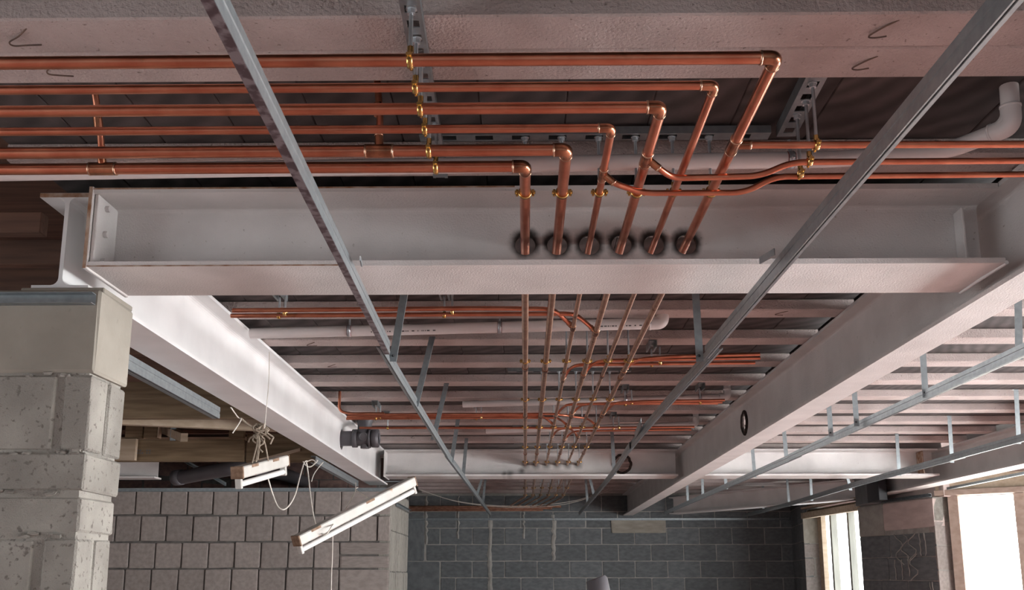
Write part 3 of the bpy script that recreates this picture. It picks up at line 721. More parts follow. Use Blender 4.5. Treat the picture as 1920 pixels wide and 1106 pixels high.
# ================================================================== COPPER PIPES
def pipe_mb(pts, r, rad=.03, seg=14): return MB().tube(smooth_path(pts, rad), r, seg)
def elbow(parent, pts, i, r):
    """soldered elbow round corner i"""
    a, b, c = Vector(pts[i - 1]), Vector(pts[i]), Vector(pts[i + 1]); L = max(.030, r * 2.1)
    p = b + (a - b).normalized() * L; q = b + (c - b).normalized() * L
    path = smooth_path([p, b, q], r * 2.0, 8)
    e = obj('elbow', MB().tube(path, r * 1.14, 16), 'copper_fitting', parent)
    for (x, dr) in ((p, (a - b)), (q, (c - b))):
        obj('solder_ring', MB().ring(x, dr, r * .9, r * 1.17, .004), 'solder', e)
def tee(parent, at, axis, brdir, r, rb):
    at = Vector(at); axis = Vector(axis).normalized(); brdir = Vector(brdir).normalized(); L = max(.032, r * 2.0)
    mbt = MB().tube([at - axis * L, at - axis * L * .55, at + axis * L * .55, at + axis * L], [r * 1.16] * 4, 16).tube([at, at + brdir * (r + .026)], rb * 1.22, 14)
    t = obj('tee_fitting', mbt, 'copper_fitting', parent)
    for s in (-1, 1): obj('solder_ring', MB().ring(at + axis * L * s, axis, r * .9, r * 1.18, .004), 'solder', t)
    obj('solder_ring', MB().ring(at + brdir * (r + .026), brdir, rb * .9, rb * 1.25, .004), 'solder', t)
ELB = [(980, 312), (1052, 281), (1145, 240), (1243, 201), (1345, 160), (1455, 108)]
RAD = [.014, .014, .0095, .0125, .0095, .0125]
LEFTY = [(0, 316), (0, 284), (0, 243), (0, 208), (0, 163), (0, 114)]
names = ['leftmost of the six copper runs, turning away nearest the front beam', 'second copper run from the left, fat pipe turning through a bright elbow', 'third copper run from the left, a thin pipe with a branch to the right',
         'fourth copper run from the left, with a branch bending right', 'fifth copper run from the left, a thin pipe without branch in front', 'sixth copper run, the longest pipe with the farthest right elbow']
runs = []; RUNX = []
YEND = 12.55
for k in range(6):
    ey = atz(*ELB[k], HP).y; x = PX[k]; r = RAD[k]
    ly = atz(LEFTY[k][0], LEFTY[k][1], HP).y
    e = tag(empty('copper_pipe_run', V(x, ey, HP)), names[k], 'copper pipe', 'six parallel copper heating pipes')
    xl = -2.6; x2 = x * .985
    pts = [V(xl, ey, HP), V(x, ey, HP), V(x, 5.0, HP), V(x2, B2Y, HP + .003)]
    # near piece up to the front beam, then the duller length beyond it
    obj('pipe', pipe_mb([V(xl, ey, HP), V(x, ey, HP), V(x, B1Y + .16, HP)], r, r * 2, 18), 'copper', e)
    elbow(e, [V(xl, ey, HP), V(x, ey, HP), V(x, B1Y, HP)], 1, r)
    zend = HP - .085
    yb = 12.35 + .03 * k
    obj('pipe', pipe_mb([V(x, B1Y + .155, HP), V(x2, B2Y, HP + .002), V(x2, yb, HP + .002), V(x2 - .22, 12.95, zend)], r * .92, .06, 14), 'copper_old', e)
    # couplings along the far length
    for yc in (4.55 + .05 * k, 6.0, 7.9):
        t = (yc - B1Y) / (B2Y - B1Y); p = V(x + (x2 - x) * t, yc, HP + .002 * t)
        obj('coupling', MB().tube([p - YD * .022, p + YD * .022], r * 1.12, 14), 'copper_fitting', e)
    runs.append(e); RUNX.append((x, x2, r, ey))
def run_at(k, y):
    x, x2, r, ey = RUNX[k]; t = max(0, min(1, (y - B1Y) / (B2Y - B1Y))); return V(x + (x2 - x) * t, y, HP + .002 * t)
# collector pipe across the far end
pa = aty(735, 951, 12.95); pb = aty(1052, 951, 12.95); zc = EYE + HP - .085
col_ = tag(empty('copper_header', ((pa.x + pb.x) / 2, 12.95, zc)), 'brown copper header pipe crossing in front of the dark far wall', 'copper pipe')
for k in range(3): obj('pipe', MB().tube([(pa.x, 12.95 + .04 * k, zc - .02 * k), (pb.x - .12 * k, 12.95 + .04 * k, zc - .02 * k)], .016, 12), 'copper_old', col_)

# branches of the front pipes (parts of their runs)
def on(px, py, h): return atz(px, py, h)
HBm = .955
def branch(k, pxpts, h_list, rb, rad=.06, m='copper', end_ext=None, tee_r=None):
    """branch leaving run k: first point lies on the run"""
    pts = [atz(x, y, h) for (x, y), h in zip(pxpts, h_list)]
    y0 = pts[0].y; root = run_at(k, y0); pts[0] = root
    if end_ext: pts[-1] = Vector((end_ext, pts[-1].y, pts[-1].z))
    obj('branch_pipe', pipe_mb(pts, rb, rad, 12), m, runs[k])
    tee(runs[k], root, YD, (pts[1] - pts[0]), RUNX[k][2], rb)
    return pts
branch(2, [(1134, 326), (1152, 344), (1205, 362), (1398, 361), (1452, 331), (1920, 325)], [HP, .962, .952, .952, .982, .982], .0078, .035, end_ext=1.9)
branch(3, [(1216, 297), (1236, 316), (1262, 334), (1425, 330), (1484, 304), (1920, 301)], [HP, .965, .955, .955, .982, .982], .0078, .035, end_ext=1.9)
branch(5, [(1388, 272), (1412, 272), (1920, 272)], [HP, HP, HP - .005], .0085, .02, end_ext=1.9)
# short risers standing up between the pipes on the left
for (run, pxp, ys_, r) in ((0, [(182, 306), (158, 170)], None, .0085), (1, [(712, 285), (708, 212)], None, .0085)):
    a = atz(*pxp[0], HP); a.y = RUNX[run][3]; a.z = EYE + HP
    b = V(a.x - .01, a.y - (.06 if run == 0 else 0), HJ + .045)
    obj('riser_pipe', MB().tube([a, a + (b - a) * .5 + Vector((.004, 0, 0)), b], r, 12), 'copper', runs[run]); tee(runs[run], a, XD, (b - a), RUNX[run][2], r)
    obj('coupling', MB().tube([a + (b - a) * .5, a + (b - a) * .68], r * 1.25, 12), 'copper_fitting', runs[run])

# branches of the second bay
def br2(k, pts, rb=.0075, hs=None, right=None, left=None, m='copper'):
    hs = hs or [HP] + [HP + .028] * (len(pts) - 1)
    branch(k, pts, hs, rb, .05, m, end_ext=right if right is not None else left)
br2(2, [(1066, 614), (1052, 592), (1035, 579), (900, 578), (424, 582)], .009, left=-1.14)
br2(3, [(1107, 622), (1093, 600), (1076, 588), (900, 589), (417, 592)], .009, left=-1.17)
br2(2, [(1056, 712), (1066, 693), (1080, 684), (1130, 683), (1388, 680)], .0085, right=1.12)
br2(3, [(1097, 703), (1108, 684), (1126, 676), (1180, 675), (1388, 671)], .0085, right=1.12)
br2(5, [(1170, 697), (1184, 680), (1200, 673), (1260, 668), (1388, 664)], .0085, right=1.10)
br2(2, [(1045, 780), (1053, 766), (1064, 758), (1120, 757), (1330, 756)], .008, right=1.16)
br2(3, [(1078, 776), (1085, 763), (1096, 757), (1150, 756), (1330, 754)], .008, right=1.18)
br2(5, [(1135, 776), (1144, 763), (1154, 755), (1210, 752), (1330, 750)], .008, right=1.18)
br2(2, [(1034, 797), (1026, 786), (1014, 779), (960, 779), (650, 781)], .008, left=-1.16)
br2(3, [(1061, 799), (1054, 789), (1044, 783), (960, 783), (650, 785)], .008, left=-1.18)
br2(5, [(1117, 799), (1108, 789), (1099, 784), (1040, 776), (650, 777)], .008, left=-1.14)
br2(2, [(1036, 820), (1042, 809), (1052, 803), (1100, 802), (1310, 800)], .008, right=1.18)
br2(3, [(1062, 824), (1070, 812), (1078, 808), (1120, 807), (1310, 805)], .008, right=1.18)
br2(4, [(1084, 820), (1077, 810), (1068, 803), (1000, 802), (662, 802)], .008, left=-1.16)
# pipe dropping from the ceiling by the left beam
mbp = pipe_mb([V(-1.19, 6.05, HJ + .04), V(-1.19, 6.05, 1.03), V(-1.12, 6.05, HP + .028), V(-.9, 6.05, HP + .028)], .009, .05)
base_obj('copper_pipe', mbp, 'copper', 'short copper pipe dropping from the ceiling beside the left beam', 'copper pipe', at=V(-1.19, 6.05, HJ))

# ------------------------------------------------------------------ clips on threaded rods
_CL = {}
def hanger(p, axis, r, top, label, group, m='brass', ears=True):
    """brass ring round a pipe on a threaded rod; the Empty stands where the rod meets its rail"""
    p = Vector(p); rod = round(EYE + top - p.z, 3); e = tag(empty('pipe_clip', (p.x, p.y, EYE + top)), label, 'pipe clip', group)
    key = (axis, round(r, 4), rod, m)
    if key not in _CL:
        ax = XD if axis == 'x' else YD; sd = YD if axis == 'x' else XD; c = Vector((0, 0, -rod))
        ring = MB().ring(c, ax, r * 1.02, r + .0035, .011); ring.tube([c + Vector((0, 0, r)), c + Vector((0, 0, r + .016))], .0065, 6)
        ring = ring.mesh('clip_ring'); ring.materials.append(M[m])
        scr = []
        for s in (-1, 1):
            b = c + sd * s * (r + .007)
            q = MB().box((b - ax * .0055 - sd * .006 - Vector((0, 0, .003)))[:], (b + ax * .0055 + sd * .006 + Vector((0, 0, .003)))[:]).tube([b + Vector((0, 0, -.010)), b + Vector((0, 0, .008))], .0034, 8).mesh('clip_screw'); q.materials.append(M[m]); scr.append(q)
        rd = MB().tube([(0, 0, -rod + r + .01), (0, 0, 0)], .0042, 8).mesh('threaded_rod'); rd.materials.append(M['zinc'])
        nt = MB().tube([(0, 0, -.012), (0, 0, -.002)], .0085, 6, smooth=False).tube([(0, 0, -.0022), (0, 0, 0)], .011, 12).mesh('nut'); nt.materials.append(M['zinc'])
        _CL[key] = (ring, scr, rd, nt)
    ring, scr, rd, nt = _CL[key]
    cr = link('clip_ring', ring, None, e)
    for q in scr: link('clip_screw', q, None, cr)
    link('threaded_rod', rd, None, e); link('nut', nt, None, e)
    return e
def strut(label, a, b, wdt=.041, hgt=.021, slot=.052):
    """slotted strut rail hung under the joists, open side up; slots built as gaps in its lower plate"""
    a = Vector(a); b = Vector(b); L = (b - a).length; d = (b - a).normalized(); rz = math.atan2(d.y, d.x)
    e = tag(empty('strut_rail', a, rz), label, 'strut rail')
    t = .0022; wv = wdt / 2; z0 = 0
    obj_l = lambda nm, q: link(nm, (lambda me: (me.materials.append(M['galvanised']), me)[1])(q.mesh(nm)), None, e)
    for s in (-1, 1):
        q = MB().extrude([(s * wv, 0), (s * wv, hgt), (s * (wv - .009), hgt), (s * (wv - .009), hgt - t), (s * (wv - t), hgt - t), (s * (wv - t), t), (s * .0066, t), (s * .0066, 0)] if False else
                         [(s * wv, 0), (s * wv, hgt), (s * (wv - .009), hgt), (s * (wv - .009), hgt - t), (s * (wv - t), hgt - t), (s * (wv - t), t), (s * .0125, t), (s * .0125, 0)],
                         (0, 0, 0), (L, 0, 0), YD, Vector((0, 0, 1)))
        obj_l('side_flange', q)
    x = 0; 
    while x < L - .01:
        q = MB().box((x, -.0126, 0), (min(L, x + slot * .52), .0126, t)); obj_l('bridge_plate', q); x += slot
    return e
ST = HJ - .024
# rail across the joists on the left of the elbows, six clips on the runs going left
a = atz(766, -5, ST); b = atz(826, 334, ST)
strut('slotted steel rail with brass clips holding the six copper runs', (a.x, a.y, EYE + ST), (b.x, b.y, EYE + ST))
for k in range(6):
    x = a.x + (b.x - a.x) * ((RUNX[k][3] - a.y) / (b.y - a.y))
    cpx = [(817, 312), (804, 281), (796, 240), (788, 203), (778, 160), (768, 108)][k]; x = atz(*cpx, HP).x
    hanger((x, RUNX[k][3], EYE + HP), 'x', RUNX[k][2], ST, 'brass clip on the slotted rail, %s from the front beam, round a copper run' % ORD[k], 'clips on the slotted rail')
# rail along the front beam, six clips on the pipes going away
ya = 2.375
strut('slotted rail lying crosswise above the pipes just before the front beam', V(PX[0] - .28, ya, 1.140), V(PX[5] + .16, ya, 1.140), slot=.0975)
for k in range(6):
    hanger(run_at(k, ya), 'y', RUNX[k][2], 1.140, 'brass clip on the %s copper pipe from the left, just before the front beam' % ORD[k], 'clips before the front beam')
# rail on the right with three branch clips and the waste pipe clip
SR = 1.140
a = atz(1534, 140, SR); b = atz(1474, 256, SR)
strut('slotted rail on the right holding the three thin branch pipes', (a.x, a.y + .0, EYE + SR), (b.x, b.y, EYE + SR), .050, .032, .060)
for (cx_, cy_, nm, h) in ((1531, 272, 'upper', HP - .002), (1518, 302, 'middle', .982), (1501, 325, 'lower', .982)):
    p = atz(cx_, cy_, h); hanger(p, 'x', .008, SR, 'brass clip on the %s of the three thin branch pipes at right' % nm, 'clips on the right branches')
# clip stations down the second and third bay
SR2 = 1.146
ST2 = [(4.40, 'at first rail past the front beam'), (5.40, 'at second rail past the front beam'), (6.45, 'at third rail past the front beam'), (7.48, 'at fourth rail past the front beam'), (8.50, 'right before the middle beam'),
       (9.52, 'just past the middle beam'), (11.08, 'halfway to the far wall'), (12.1, 'close to the far wall')]
for y, where in ST2:
    if 4 < y < 8.6: strut('slotted rail across the six pipes ' + where, V(PX[0] - .1, y, SR2), V(PX[5] + .12, y, SR2), slot=.0975)
    else: strut('slotted rail across the six pipes ' + where, V(PX[0] - .1, y, SR2), V(PX[5] + .12, y, SR2), slot=.2)
    for k in range(6):
        hanger(run_at(k, y), 'y', RUNX[k][2] * .92, SR2, 'brass clip on %s pipe from left, %s' % (ORD[k], where), 'clips down the six pipes')
# clips with a short bracket on the side branches
def bracket_clip(px, py, h, label, n=1, m='brass'):
    p = atz(px, py, h); top = HJ - .030
    e = tag(empty('branch_bracket', (p.x, p.y, EYE + HJ)), label, 'pipe clip', 'brackets on the side branches')
    obj('bracket', MB().extrude([(-.020, 0), (.020, 0), (.020, -.034), (.012, -.034), (.012, -.030), (.0172, -.030), (.0172, -.004), (-.0172, -.004), (-.0172, -.030), (-.012, -.030), (-.012, -.034), (-.020, -.034)],
        V(p.x, p.y - .07, HJ - .001), V(p.x, p.y + .05, HJ - .001), XD, Vector((0, 0, 1))), 'galvanised', e)
    for i in range(n):
        c = p + Vector((i * .035, -i * .045, 0))
        obj('threaded_rod', MB().tube([c + Vector((0, 0, .008)), (c.x, c.y, EYE + top)], .0045, 8), 'zinc', e); obj('clip_ring', MB().ring(c, XD, .0085, .013, .012), m, e)
    return e
bracket_clip(523, 592, HP + .028, 'bracket with brass clips on the two thin pipes near the white left beam', 2)
bracket_clip(833, 590, HP + .028, 'bracket with brass clips on the two thin pipes right of the left channel', 2)
bracket_clip(1222, 683, HP + .028, 'bracket on the red branch pipes right of the six pipes, nearer row', 2)
bracket_clip(1172, 757, HP + .028, 'bracket on the red branch pipes right of the six pipes, middle row', 2)
bracket_clip(705, 784, HP + .028, 'bracket on the branch pipes beside the grey pipe fitting', 2)
bracket_clip(893, 784, HP + .028, 'bracket on the branch pipes right of the left channel, far row', 2)
bracket_clip(1150, 803, HP + .028, 'bracket on the branch pipes right of the six pipes, far row', 2)
bracket_clip(1313, 754, HP + .028, 'bracket on the branch pipes beyond the right channel', 1)
bracket_clip(727, 802, HP + .028, 'bracket on the lowest branch pipe left of the left channel', 1)

# ================================================================== WHITE WASTE PIPES
def waste(label, pts, r, rad=.05, joints=(), clips=()):
    pts = [Vector(p) for p in pts]; e = tag(empty('waste_pipe', pts[0]), label, 'waste pipe', 'white waste pipes')
    obj('pipe', pipe_mb(pts, r, rad, 18), 'pvc', e)
    for i in joints:
        b = pts[i]; p = b + (pts[i - 1] - b).normalized() * r * 2.3; q = b + (pts[i + 1] - b).normalized() * r * 2.3
        el = obj('elbow', MB().tube(smooth_path([p, b, q], r * 2, 8), r * 1.10, 18), 'pvc', e)
        for x, dd in ((p, pts[i - 1] - b), (q, pts[i + 1] - b)): obj('socket_rim', MB().ring(x, dd, r * .98, r * 1.16, .006), 'pvc', el)
    for c, ax in clips:
        c = Vector(c); cl_ = obj('rubber_lined_clip', MB().ring(c, ax, r * 1.01, r * 1.10, .016), 'zinc', e); obj('rubber_lining', MB().ring(c, ax, r * .99, r * 1.03, .020), 'red_rubber', cl_)
        obj('clip_screw', MB().tube([c + Vector((0, -r * 1.1, -.004)), c + Vector((0, -r * 1.1 - .014, -.004))], .005, 6), 'zinc', cl_); obj('clip_stem', MB().tube([c + Vector((0, 0, r)), c + Vector((0, 0, r + .035))], .005, 6), 'zinc', cl_)
    return e
hw = 1.070
A = atz(-60, 334, hw); B = atz(1330, 302, hw); C = atz(1560, 299, hw); Dp = atz(1780, 282, hw); E = atz(1897, 236, hw)
A.x = -2.6
waste('long white waste pipe running across behind the copper elbows', [A, B, C, Dp, E, E + Vector((.0, -.01, .16))], .0215, .05, joints=(4,), clips=[(atz(1482, 300, hw), XD)])
h2 = 1.085
waste('white waste pipe with printed marks across the second bay', [atz(470, 625, h2), atz(1243, 606, h2), atz(1243, 606, h2) + Vector((0, .0, .085))], .025, .04, joints=(1,), clips=[(atz(655, 620, h2), XD), (atz(937, 613.5, h2), XD), (atz(1218, 607, h2), XD)])
for (x0, x1, yy) in ((697, 818, 0), (1125, 1205, 0)):
    pass
waste('white waste pipe end in front of the six pipes, middle of second bay', [atz(868, 758, h2), atz(1364, 744, h2), atz(1364, 744, h2) + Vector((0, 0, .085))], .021, .04, joints=(1,), clips=[(atz(1173, 748, h2), XD), (atz(1312, 745, h2), XD)])
waste('short white waste pipe low behind the six pipes, before the middle beam', [atz(912, 808, h2), atz(1305, 795, h2), atz(1305, 795, h2) + Vector((0, 0, .085))], .021, .04, joints=(1,))
# printed line on the second-bay waste pipe: small dark dashes
wp = [o for o in bpy.data.objects if o.name.startswith('waste_pipe') and 'printed' in o.get('label', '')][0]
random.seed(3)
for (x0, x1) in ((697, 818), (1125, 1210)):
    q = MB(); x = x0
    while x < x1:
        wd = random.choice([1.5, 2, 3, 5]); ya_ = 625 - (x - 470) * 19 / 773
        a = atz(x, ya_, h2); b = atz(x + wd, ya_ - wd * .0246, h2)
        # sits on the lower front of the pipe wall
        nrm = Vector((0, -.86, -.5)) * .0253; dv = Vector((0, -.5, .86)) * .0028
        q.add([a + nrm - dv, b + nrm - dv, b + nrm + dv, a + nrm + dv], [(0, 1, 2, 3)]); x += wd + random.choice([1.5, 2, 6])
    obj('printed_marks', q, 'print', wp)

# ================================================================== WIRE HOOKS IN THE JOISTS
def hook(px, label, s=1.0):
    pts = [atz(x, y, HJ + .001 - min(i, 4) * .004) for i, (x, y) in enumerate(px)]
    base_obj('wire_hook', MB().tube(spline(pts, 5), .0018 * s, 6), 'wire', label, 'wire hook', 'bent wires left in the joists', at=pts[0])
hook([(50, 53), (35, 68), (18, 79), (26, 86), (52, 85), (78, 84)], 'bent rusty wire hook in the joist at the upper left corner')
hook([(106, 124), (95, 128), (88, 134), (96, 140), (138, 143)], 'bent wire hook just under the top copper pipe at left')
hook([(1686, 37), (1655, 52), (1629, 68), (1640, 71), (1662, 68)], 'bent wire hook near the upper right corner, the upper one of two')
hook([(1646, 105), (1620, 116), (1598, 128), (1608, 131), (1629, 128)], 'bent wire hook near the upper right corner, the lower one of two')
hook([(1478, 583), (1462, 587), (1453, 590), (1468, 591)], 'small wire hook in the joist left of the long right beam', .8)
hook([(590, 642), (580, 645), (576, 648), (594, 648)], 'small wire hook in the joist near the white left beam, nearer one', .8)
hook([(629, 683), (620, 686), (615, 688), (631, 688)], 'small wire hook in the joist near the white left beam, farther one', .8)
hook([(780, 815), (773, 819), (771, 821), (778, 821)], 'tiny wire hook left of the left channel near the middle beam', .8)

# ================================================================== LEFT TIMBER BAY
def timber(label, x0, x1, y, h0, h1, th=.05, m='timber', yaw=0.0, group='timber joists of the left bay'):
    e = base_obj('timber_joist', MB().cbox((x0, y, EYE + h0), (x1, y + th, EYE + h1), .002), m, label, 'timber joist', group)
    e.rotation_euler.z = yaw; return e
XT = -1.456
def tx(px, y): return aty(px, 900, y).x
timber('brown timber joist behind the pier at the level of the lamp rope', -4.8, XT, 5.08, .828, 1.03)
q = MB(); ax = Vector((-2.7, 5.135, EYE + .829)); bx = Vector((-1.457, 5.56, EYE + .829)); rt = (bx - ax).normalized(); rt = Vector((-rt.y, rt.x, 0))
base_obj('timber_joist', q.extrude([(0, 0), (.05, 0), (.05, .17), (0, .17)], ax, bx, rt, Vector((0, 0, 1))), 'timber_pale', 'pale timber joist slanting away behind the first timber joist', 'timber joist', 'timber joists of the left bay')
jb = timber('stamped brown timber joist above the first hanging lamp', -4.8, tx(454, 7.02), 7.02, .822, .985)
timber('brown timber joist end right of the rope over the first lamp', tx(456, 7.02), XT, 7.05, .818, 1.03)
timber('pale timber packing piece on the joist beside the pier', tx(205, 6.98), tx(251, 6.98), 6.965, .825, .985, .04, 'timber_pale')
st_ = MB()
for i_, (dx_, dz_) in enumerate(((0, 0), (.018, 0), (.036, 0), (.07, 0), (.07, .02), (.09, .0), (.09, .02), (.0, .02), (.02, .02))):
    o_ = aty(256, 851, 7.018); st_.box((o_.x + dx_, 7.0195, o_.z + dz_), (o_.x + dx_ + .012, 7.0202, o_.z + dz_ + .013))
obj('stamped_mark', st_, 'print', jb)
base_obj('timber_batten', MB().extrude([(-.012, -.012), (.012, -.012), (.012, .012), (-.012, .012)], aty(474, 867, 7.0), aty(563, 843, 7.045), Vector((0, 1, 0)), Vector((0, 0, 1))), 'timber_pale', 'thin pale batten sloping up between the lamp and the left beam', 'timber')
timber('short vertical timber block between the left timber joists', tx(226, 6.97), tx(259, 6.97), 6.985, .99, 1.20, .035)
timber('pale upright timber block beside the pier, between two timber joists', tx(263, 6.95), tx(288, 6.95), 6.95, .987, 1.20, .05)
timber('pale edge strip on the upright timber block beside the pier', tx(288.5, 6.93), tx(292, 6.93), 6.93, .987, 1.20, .05, 'timber_pale')
timber('dark upright timber block near the rope bundle', tx(424, 6.95), tx(452, 6.95), 6.95, .987, 1.20, .05)
for i, (y, h0, h1, m_) in enumerate(((2.72, 1.010, 1.075, 'timber_red'), (2.99, 1.000, 1.085, 'timber_red'), (3.42, .93, 1.13, 'timber_red'), (4.0, .93, 1.13, 'timber_red'), (4.55, .93, 1.13, 'timber_red'))):
    timber('dark timber joist left of the beam end, %s from the pier' % ORD[i], -4.8, XT, y, h0, h1, .045, m_)
for i, y in enumerate((6.05, 6.3, 7.5, 7.9)):
    timber('thin reddish roof batten over the left bay, %s row' % ORD[i], -4.8, XT, y, 1.10, 1.13, .05, 'timber_pale' if i % 2 else 'timber_red', .0, 'roof battens of the left bay')
base_obj('timber_strut', MB().extrude([(-.025, 0), (.025, 0), (.025, .06), (-.025, .06)], aty(298, 808, 7.4), aty(345, 828, 6.6), XD, Vector((0, 0, 1))), 'timber_pale', 'short sloping pale timber strut behind the stamped joist', 'timber')
base_obj('joist_hanger', MB().cbox(aty(320, 795, 6.9)[:], (aty(328, 826, 6.9) + Vector((0, .02, 0)))[:], .002), 'galvanised', 'grey metal joist strap between the left timber joists', 'joist strap')
# grey soil pipe bend over the left wall
g = tag(empty('soil_pipe', aty(400, 885, 8.2)), 'dark grey waste pipe lying above the left wall', 'waste pipe')
pp = [aty(335, 895, 8.25), aty(352, 893, 8.2), aty(400, 884, 8.0), aty(462, 877, 7.95), V(aty(500, 877, 8.4).x, 9.0, .93), V(aty(500, 877, 8.4).x, 9.84, .94)]
obj('pipe', MB().tube(spline(pp, 6), .060, 18), 'pvc_grey', g); obj('socket', MB().ring(pp[0], (pp[1] - pp[0]), .050, .068, .08), 'pvc_grey', g)

# grey push-fit fitting through the left beam
fx0 = XLB - .02; fy = 7.02; fh = aty(660, 822, 7.02).z
g = tag(empty('pipe_fitting', (fx0, fy, fh)), 'dark grey plastic pipe fitting poking through the white left beam', 'pipe fitting')
c = Vector((0, fy, fh)); P_ = lambda x: Vector((x, fy, fh))
obj('barrel', MB().tube([P_(fx0), P_(-1.10)], .056, 22), 'pvc_grey', g)
for x, wd, rr in ((-1.255, .035, .068), (-1.105, .045, .068), (-1.145, .014, .072)): obj('collar', MB().ring(P_(x), XD, .054, rr, wd, 24), 'pvc_grey', g)
obj('socket_lip', MB().ring(P_(-1.085), XD, .046, .062, .016, 24), 'pvc_grey', g)
obj('boss', MB().ring(P_(-1.185) + Vector((0, -.056, .005)), YD, .024, .034, .022, 20).tube([P_(-1.185) + Vector((0, -.048, .005)), P_(-1.185) + Vector((0, -.062, .005))], .025, 18), 'pvc_grey', g)
obj('boss', MB().tube([P_(-1.18), P_(-1.18) + Vector((0, 0, -.074))], .034, 16), 'pvc_grey', g)
obj('upper_socket', MB().tube([P_(-1.19), P_(-1.19) + Vector((.0, .02, .10)), P_(-1.19) + Vector((0, .02, .14))], [.050, .052, .060], 18), 'pvc_grey', g)
# stub of soil pipe at the bottom edge
tp = aty(1118, 1086, 5.3)
g = tag(empty('soil_stack', (tp.x + .06, tp.y, 0)), 'dark grey soil pipe standing up at the bottom edge before the far wall', 'soil pipe')
obj('pipe', MB().tube([(tp.x + .10, tp.y, 0), (tp.x + .02, tp.y, tp.z - .06)], .055, 20), 'pvc_grey', g)
obj('cap', MB().tube([(tp.x + .025, tp.y, tp.z - .12), (tp.x + .003, tp.y, tp.z - .002), (tp.x, tp.y, tp.z + .006)], [.060, .059, .050], 20), 'pvc_grey', g)

# ================================================================== HANGING LAMPS
def lamp(label, p, q, dz_tube=.055, roll=0.0):
    """fluorescent batten: p, q are the ends of the tube's axis"""
    p = Vector(p); q = Vector(q); L = (q - p).length; d = (q - p).normalized(); up = Vector((0, 0, 1)); sd = d.cross(up).normalized(); up = sd.cross(d).normalized()
    mtx = Matrix((( d.x, sd.x, up.x), (d.y, sd.y, up.y), (d.z, sd.z, up.z)))
    e = tag(empty('strip_lamp', p, rot=mtx.to_euler()), label, 'strip lamp', 'hanging strip lamps')
    def loc(nm, mb, m):
        me = mb.mesh(nm); me.materials.append(M[m]); return link(nm, me, None, e)
    loc('body', MB().extrude([(-.026, .032), (.026, .032), (.034, .040), (.034, .088), (.028, .094), (-.028, .094), (-.034, .088), (-.034, .040)], (.004, 0, 0), (L - .004, 0, 0), YD, Vector((0, 0, 1))), 'lamp_white')
    for x in (0, L): loc('end_cap', MB().cbox((x - .006, -.036, .030), (x + .006, .036, .096), .003), 'lamp_rust')
    loc('tube', MB().tube([(.02, 0, 0), (L - .02, 0, 0)], .016, 16), 'tube_glass')
    for x in (.012, L - .012):
        loc('tube_holder', MB().cbox((x - .010, -.018, -.022), (x + .010, .018, .034), .003), 'lamp_white')
    for i in range(2): loc('rust_streak', MB().box((.1 + i * L * .45, -.0345, .078), (.18 + i * L * .45, -.0335, .0935)), 'lamp_rust')
    return e
def lamp_px(label, a, ya_, b, yb_): return lamp(label, aty(*a, ya_), aty(*b, yb_))
lampA = lamp_px('white fluorescent strip lamp hanging level on a rope, rusty end towards us', (446, 909), 4.95, (533, 884), 5.50)
lampB = lamp_px('long white fluorescent strip lamp hanging steeply tilted in front of the left wall', (561, 1033), 5.75, (778, 919), 6.55)

def cord(label, pts, r=.0028, m='cord', cat='cord', name='cable'):
    return base_obj(name, MB().tube(spline(pts, 8), r, 6), m, label, cat, at=pts[0])
cord('thin white cord hanging down across the white left beam', [atx(505, 660, -1.266), atx(504, 715, -1.262), atx(499, 770, -1.262), atx(496, 804, -1.27)], .0022)
cord('white cable looping down between the level lamp and the beam', [aty(503, 898, 5.35), aty(511, 925, 5.4), aty(521, 949, 5.4), aty(533, 955, 5.4), aty(546, 942, 5.5), aty(555, 922, 5.6), aty(562, 895, 5.8), aty(570, 868, 6.2), aty(576, 864, 6.3)], .004)
cord('white cable hanging from the beam down to the tilted lamp', [aty(575, 868, 6.2), aty(578, 890, 6.2), aty(583, 935, 6.0), aty(590, 975, 5.9), aty(600, 998, 5.85), aty(612, 1001, 5.82), aty(620, 990, 5.85), aty(627, 980, 5.95)], .004)
cord('coiled end of cable tied under the left beam', [aty(568, 865, 6.3), aty(574, 873, 6.3), aty(584, 874, 6.3), aty(591, 866, 6.3), aty(584, 862, 6.3), aty(574, 868, 6.3), aty(580, 876, 6.3), aty(592, 868, 6.3), aty(596, 862, 6.3)], .0035)
cord('loose cable tail hanging under the left beam', [aty(606, 866, 6.6), aty(596, 878, 6.6), aty(588, 890, 6.6), aty(584, 903, 6.6)], .0035)
cord('thin cord from the tilted lamp straight down to the floor', [aty(624, 1003, 5.95), aty(623, 1050, 5.95), aty(621, 1120, 5.95), aty(620, 1500, 5.95)], .003)
cord('string holding the upper half of the tilted lamp', [aty(671, 914, 6.7), aty(667, 918, 6.6), aty(685, 930, 6.45), aty(701, 941, 6.35)], .003)
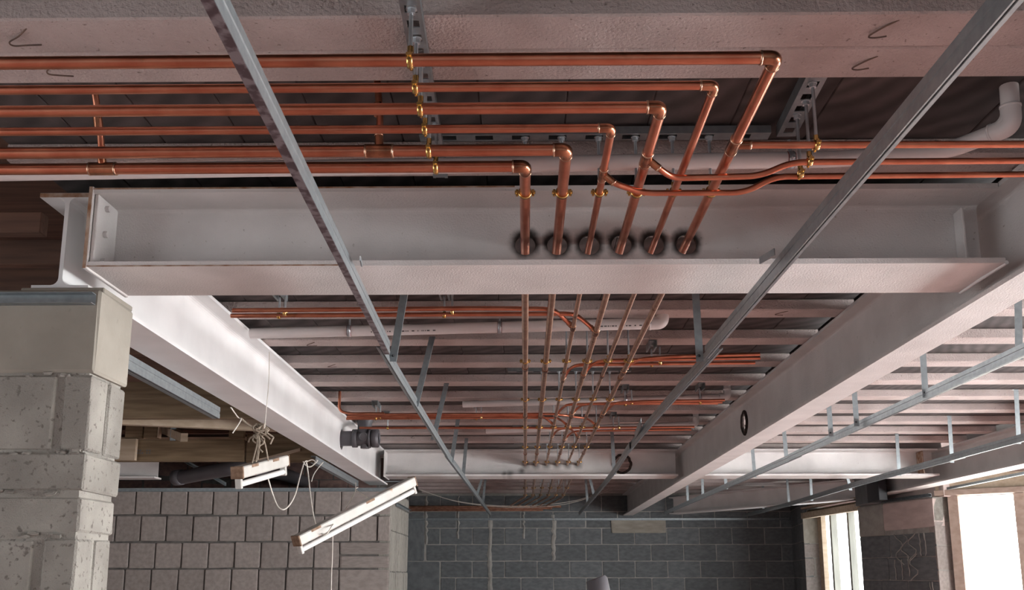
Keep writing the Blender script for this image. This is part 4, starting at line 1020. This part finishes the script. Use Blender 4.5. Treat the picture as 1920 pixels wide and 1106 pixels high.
cord('string holding the lower half of the tilted lamp', [aty(667, 905, 6.7), aty(666, 922, 6.55), aty(655, 942, 6.2), aty(636, 974, 5.98)], .003)
cord('thin slack wire strung across in front of the far wall', [V(aty(786, 924, 12.87).x, 12.87, HJ), aty(850, 938, 12.87), aty(920, 947, 12.87), aty(1000, 948, 12.87), aty(1080, 938, 12.87), V(aty(1140, 926, 12.87).x, 12.87, HJ)], .004)
cord('second slack wire strung across in front of the far wall', [V(aty(790, 922, 12.91).x, 12.91, HJ), aty(860, 941, 12.91), aty(960, 951, 12.91), aty(1060, 945, 12.91), V(aty(1148, 925, 12.91).x, 12.91, HJ)], .004)
cord('string tied round the flange of the left beam above the level lamp', [atx(433, 764, -1.445), aty(446, 782, 4.95), aty(452, 786, 4.95), aty(444, 800, 4.94), aty(436, 812, 4.93)], .0035)
# frayed rope bundle carrying the level lamp
rp = tag(empty('rope_bundle', aty(485, 795, 5.05)), 'frayed beige rope knotted in a bundle over the level lamp', 'rope')
random.seed(5)
c0 = aty(486, 806, 5.05)
for i in range(9):
    a = c0 + Vector((random.uniform(-.03, .04), random.uniform(-.02, .02), random.uniform(.0, .03)))
    pts = [a]
    for k in range(5): pts.append(pts[-1] + Vector((random.uniform(-.03, .03), random.uniform(-.02, .02), -random.uniform(.008, .03))))
    obj('strand', MB().tube(spline(pts, 4), .0045, 6), 'rope', rp)
for i in range(4):
    ph = i * 1.3; obj('knot_loop', MB().tube([c0 + Vector((.030 * math.cos(t + ph), .02 * math.sin(t * 1.3), .02 * math.sin(t + ph * 2) + .012)) for t in [k * .4 for k in range(17)]], .0048, 6), 'rope', rp)
for px_ in ((473, 868), (480, 866), (483, 862), (503, 864)):
    b = aty(px_[0], px_[1], 5.05 if px_[0] < 500 else 5.2); obj('strand', MB().tube(spline([c0 + Vector(((px_[0] - 486) * .0008, 0, -.03)), (c0 + b) / 2 + Vector((.006, 0, .01)), b], 6), .0042, 6), 'rope', rp)
obj('strand', MB().tube(spline([aty(452, 784, 5.02), aty(462, 793, 5.03), aty(474, 801, 5.04), c0], 5), .0055, 6), 'rope', rp)
